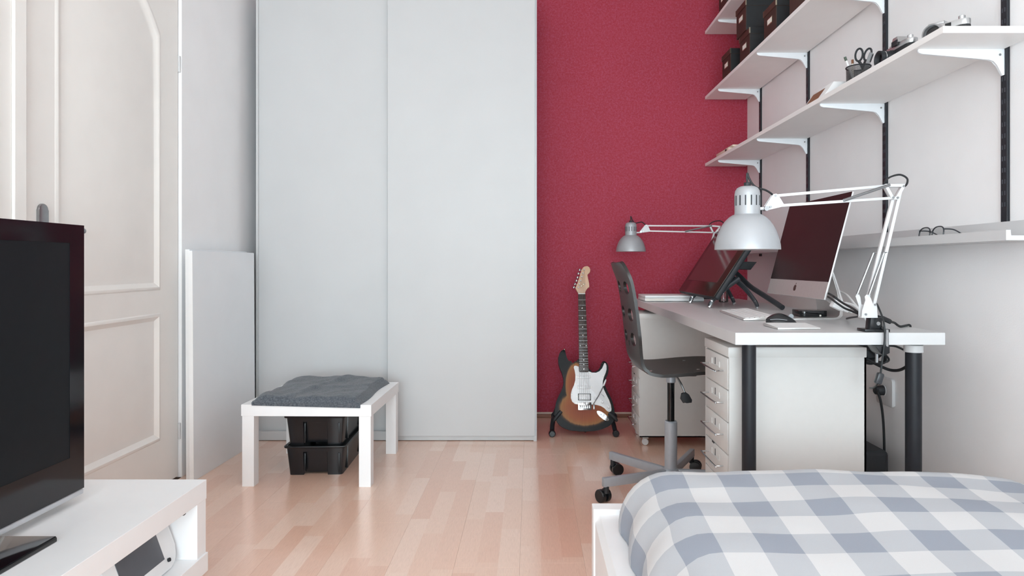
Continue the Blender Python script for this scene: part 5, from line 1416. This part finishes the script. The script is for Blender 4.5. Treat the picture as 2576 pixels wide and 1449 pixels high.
# ------------------------------------------------------------------ bed
QX0, QX1, QY0, QY1, QZ = 0.148, 1.20, -0.50, 1.627, 0.36
bed = thing('bed', 'white bed frame with low footboard, its corner beside the duvet', 'bed', ((QX0 + QX1) / 2, 0.56, 0))
MB().box(QX0, QX1, 1.585, QY1, 0, QZ, 0.0015).build('footboard', LAQW, bed, smooth=False)
MB().box(QX0, QX1, QY0, QY0 + 0.05, 0, 0.62, 0.0015).build('headboard', LAQW, bed, smooth=False)
for x0, sgn in ((QX0 + 0.004, 1), (QX1 - 0.004, -1)):
    ps = [(x0, 0.06), (x0 + sgn * 0.105, 0.06), (x0 + sgn * 0.105, 0.348), (x0 + sgn * 0.011, 0.348), (x0, 0.330)]
    MB().prism(ps, QY0 + 0.05, 1.585, 'XZ').build('side_rail', LAQW, bed, smooth=False)
for i in range(9):
    y = QY0 + 0.15 + i * 0.215
    MB().box(QX0 + 0.10, QX1 - 0.10, y, y + 0.07, 0.175, 0.19).build('slat', mat('birch_slat', (214, 190, 158), 0.5), bed, smooth=False)
for x in (QX0 + 0.10, QX1 - 0.135):
    MB().box(x, x + 0.035, QY0 + 0.05, 1.585, 0.135, 0.175).build('ledger', LAQW, bed, smooth=False)
mt = thing('mattress', 'white mattress inside the bed frame beneath the checked duvet', 'mattress', (0.67, 0.56, 0.19))
MB().box(QX0 + 0.112, QX1 - 0.112, QY0 + 0.10, 1.53, 0.19, 0.352, 0.02, 3).build('core', PAPER, mt)

def duvet():
    ZT, r = 0.474, 0.105
    X0, X1, Y0, Y1 = 0.198, 1.150, -0.44, 1.576
    ax0, ax1, ay0, ay1 = X0 + r, X1 - r, Y0 + r, Y1 - r
    mb = MB(); bm = mb.bm
    uvl = bm.loops.layers.uv.new('UVMap')
    ext = r * R(97)
    def samples(a0, a1, n):
        e = 9
        return [a0 - ext + ext * i / e for i in range(e)] + [a0 + (a1 - a0) * i / n for i in range(n + 1)] + [a1 + ext * (i + 1) / e for i in range(e)]
    xs, ys = samples(ax0, ax1, 56), samples(ay0, ay1, 110)
    grid, uvs = [], {}
    for y in ys:
        row = []
        for x in xs:
            tx = (x - ax1) / r if x > ax1 else ((x - ax0) / r if x < ax0 else 0.0)
            ty = (y - ay1) / r if y > ay1 else ((y - ay0) / r if y < ay0 else 0.0)
            th = math.hypot(tx, ty)
            bx_, by_ = min(max(x, ax0), ax1), min(max(y, ay0), ay1)
            t2 = min(th, R(100))
            if th > 1e-6: ox, oy = math.sin(t2) * tx / th, math.sin(t2) * ty / th
            else: ox = oy = 0.0
            px_, py_, pz_ = bx_ + r * ox, by_ + r * oy, ZT - r * (1 - math.cos(t2)) * 1.05
            q = Vector((px_ * 3.2, py_ * 3.2, 0))
            f = 1.0 if th < 0.3 else max(0.25, 1 - th * 0.5)
            pz_ += f * (noise.noise(q) * 0.010 + noise.noise(q * 2.7 + Vector((7, 2, 0))) * 0.0035)
            # the quilt rises towards the middle and sinks at the wall side
            pz_ += 0.012 * math.sin(math.pi * min(1, max(0, (px_ - X0) / (X1 - X0)))) - 0.020 * max(0, (px_ - 0.85) / 0.3) ** 2
            if th > 0.5:
                px_ += 0.005 * math.sin(py_ * 37) * abs(ox); py_ += 0.004 * math.sin(px_ * 41) * abs(oy)
            pz_ = max(pz_, 0.3472)                 # the hem lies on the side rails
            v = bm.verts.new((px_, py_, pz_)); row.append(v)
            rr = 0.108 + 0.32 * (x - 0.43)
            cx_ = x + rr * (1.5 - y) * (1.0 if y > 0.9 else 0.0) + (rr * 0.6 if y <= 0.9 else 0)
            uvs[v] = (cx_ / CKX + OU, y / CKY + OV)
        grid.append(row)
    for j in range(len(ys) - 1):
        for i in range(len(xs) - 1):
            f = bm.faces.new((grid[j][i], grid[j][i + 1], grid[j + 1][i + 1], grid[j + 1][i]))
            for lp_ in f.loops: lp_[uvl].uv = uvs[lp_.vert]
    # closing underside
    c = grid[0][:] + [g[-1] for g in grid[1:]] + grid[-1][-2::-1] + [g[0] for g in grid[-2:0:-1]]
    bot = [bm.verts.new((0.67 + (v.co.x - 0.67) * 0.8, 0.56 + (v.co.y - 0.56) * 0.9, 0.3535)) for v in c]
    n = len(c)
    for i in range(n):
        f = bm.faces.new((c[i], bot[i], bot[(i + 1) % n], c[(i + 1) % n]))
    bm.faces.new(bot)
    return mb
CKX, CKY, OU, OV = 0.0745, 0.079, 0.0, 0.0
dv = duvet().build('duvet', CHECK, None, loc=(0.67, 0.56, 0.357))
tag(dv, 'puffy grey and white checked duvet spread over the bed', 'duvet')
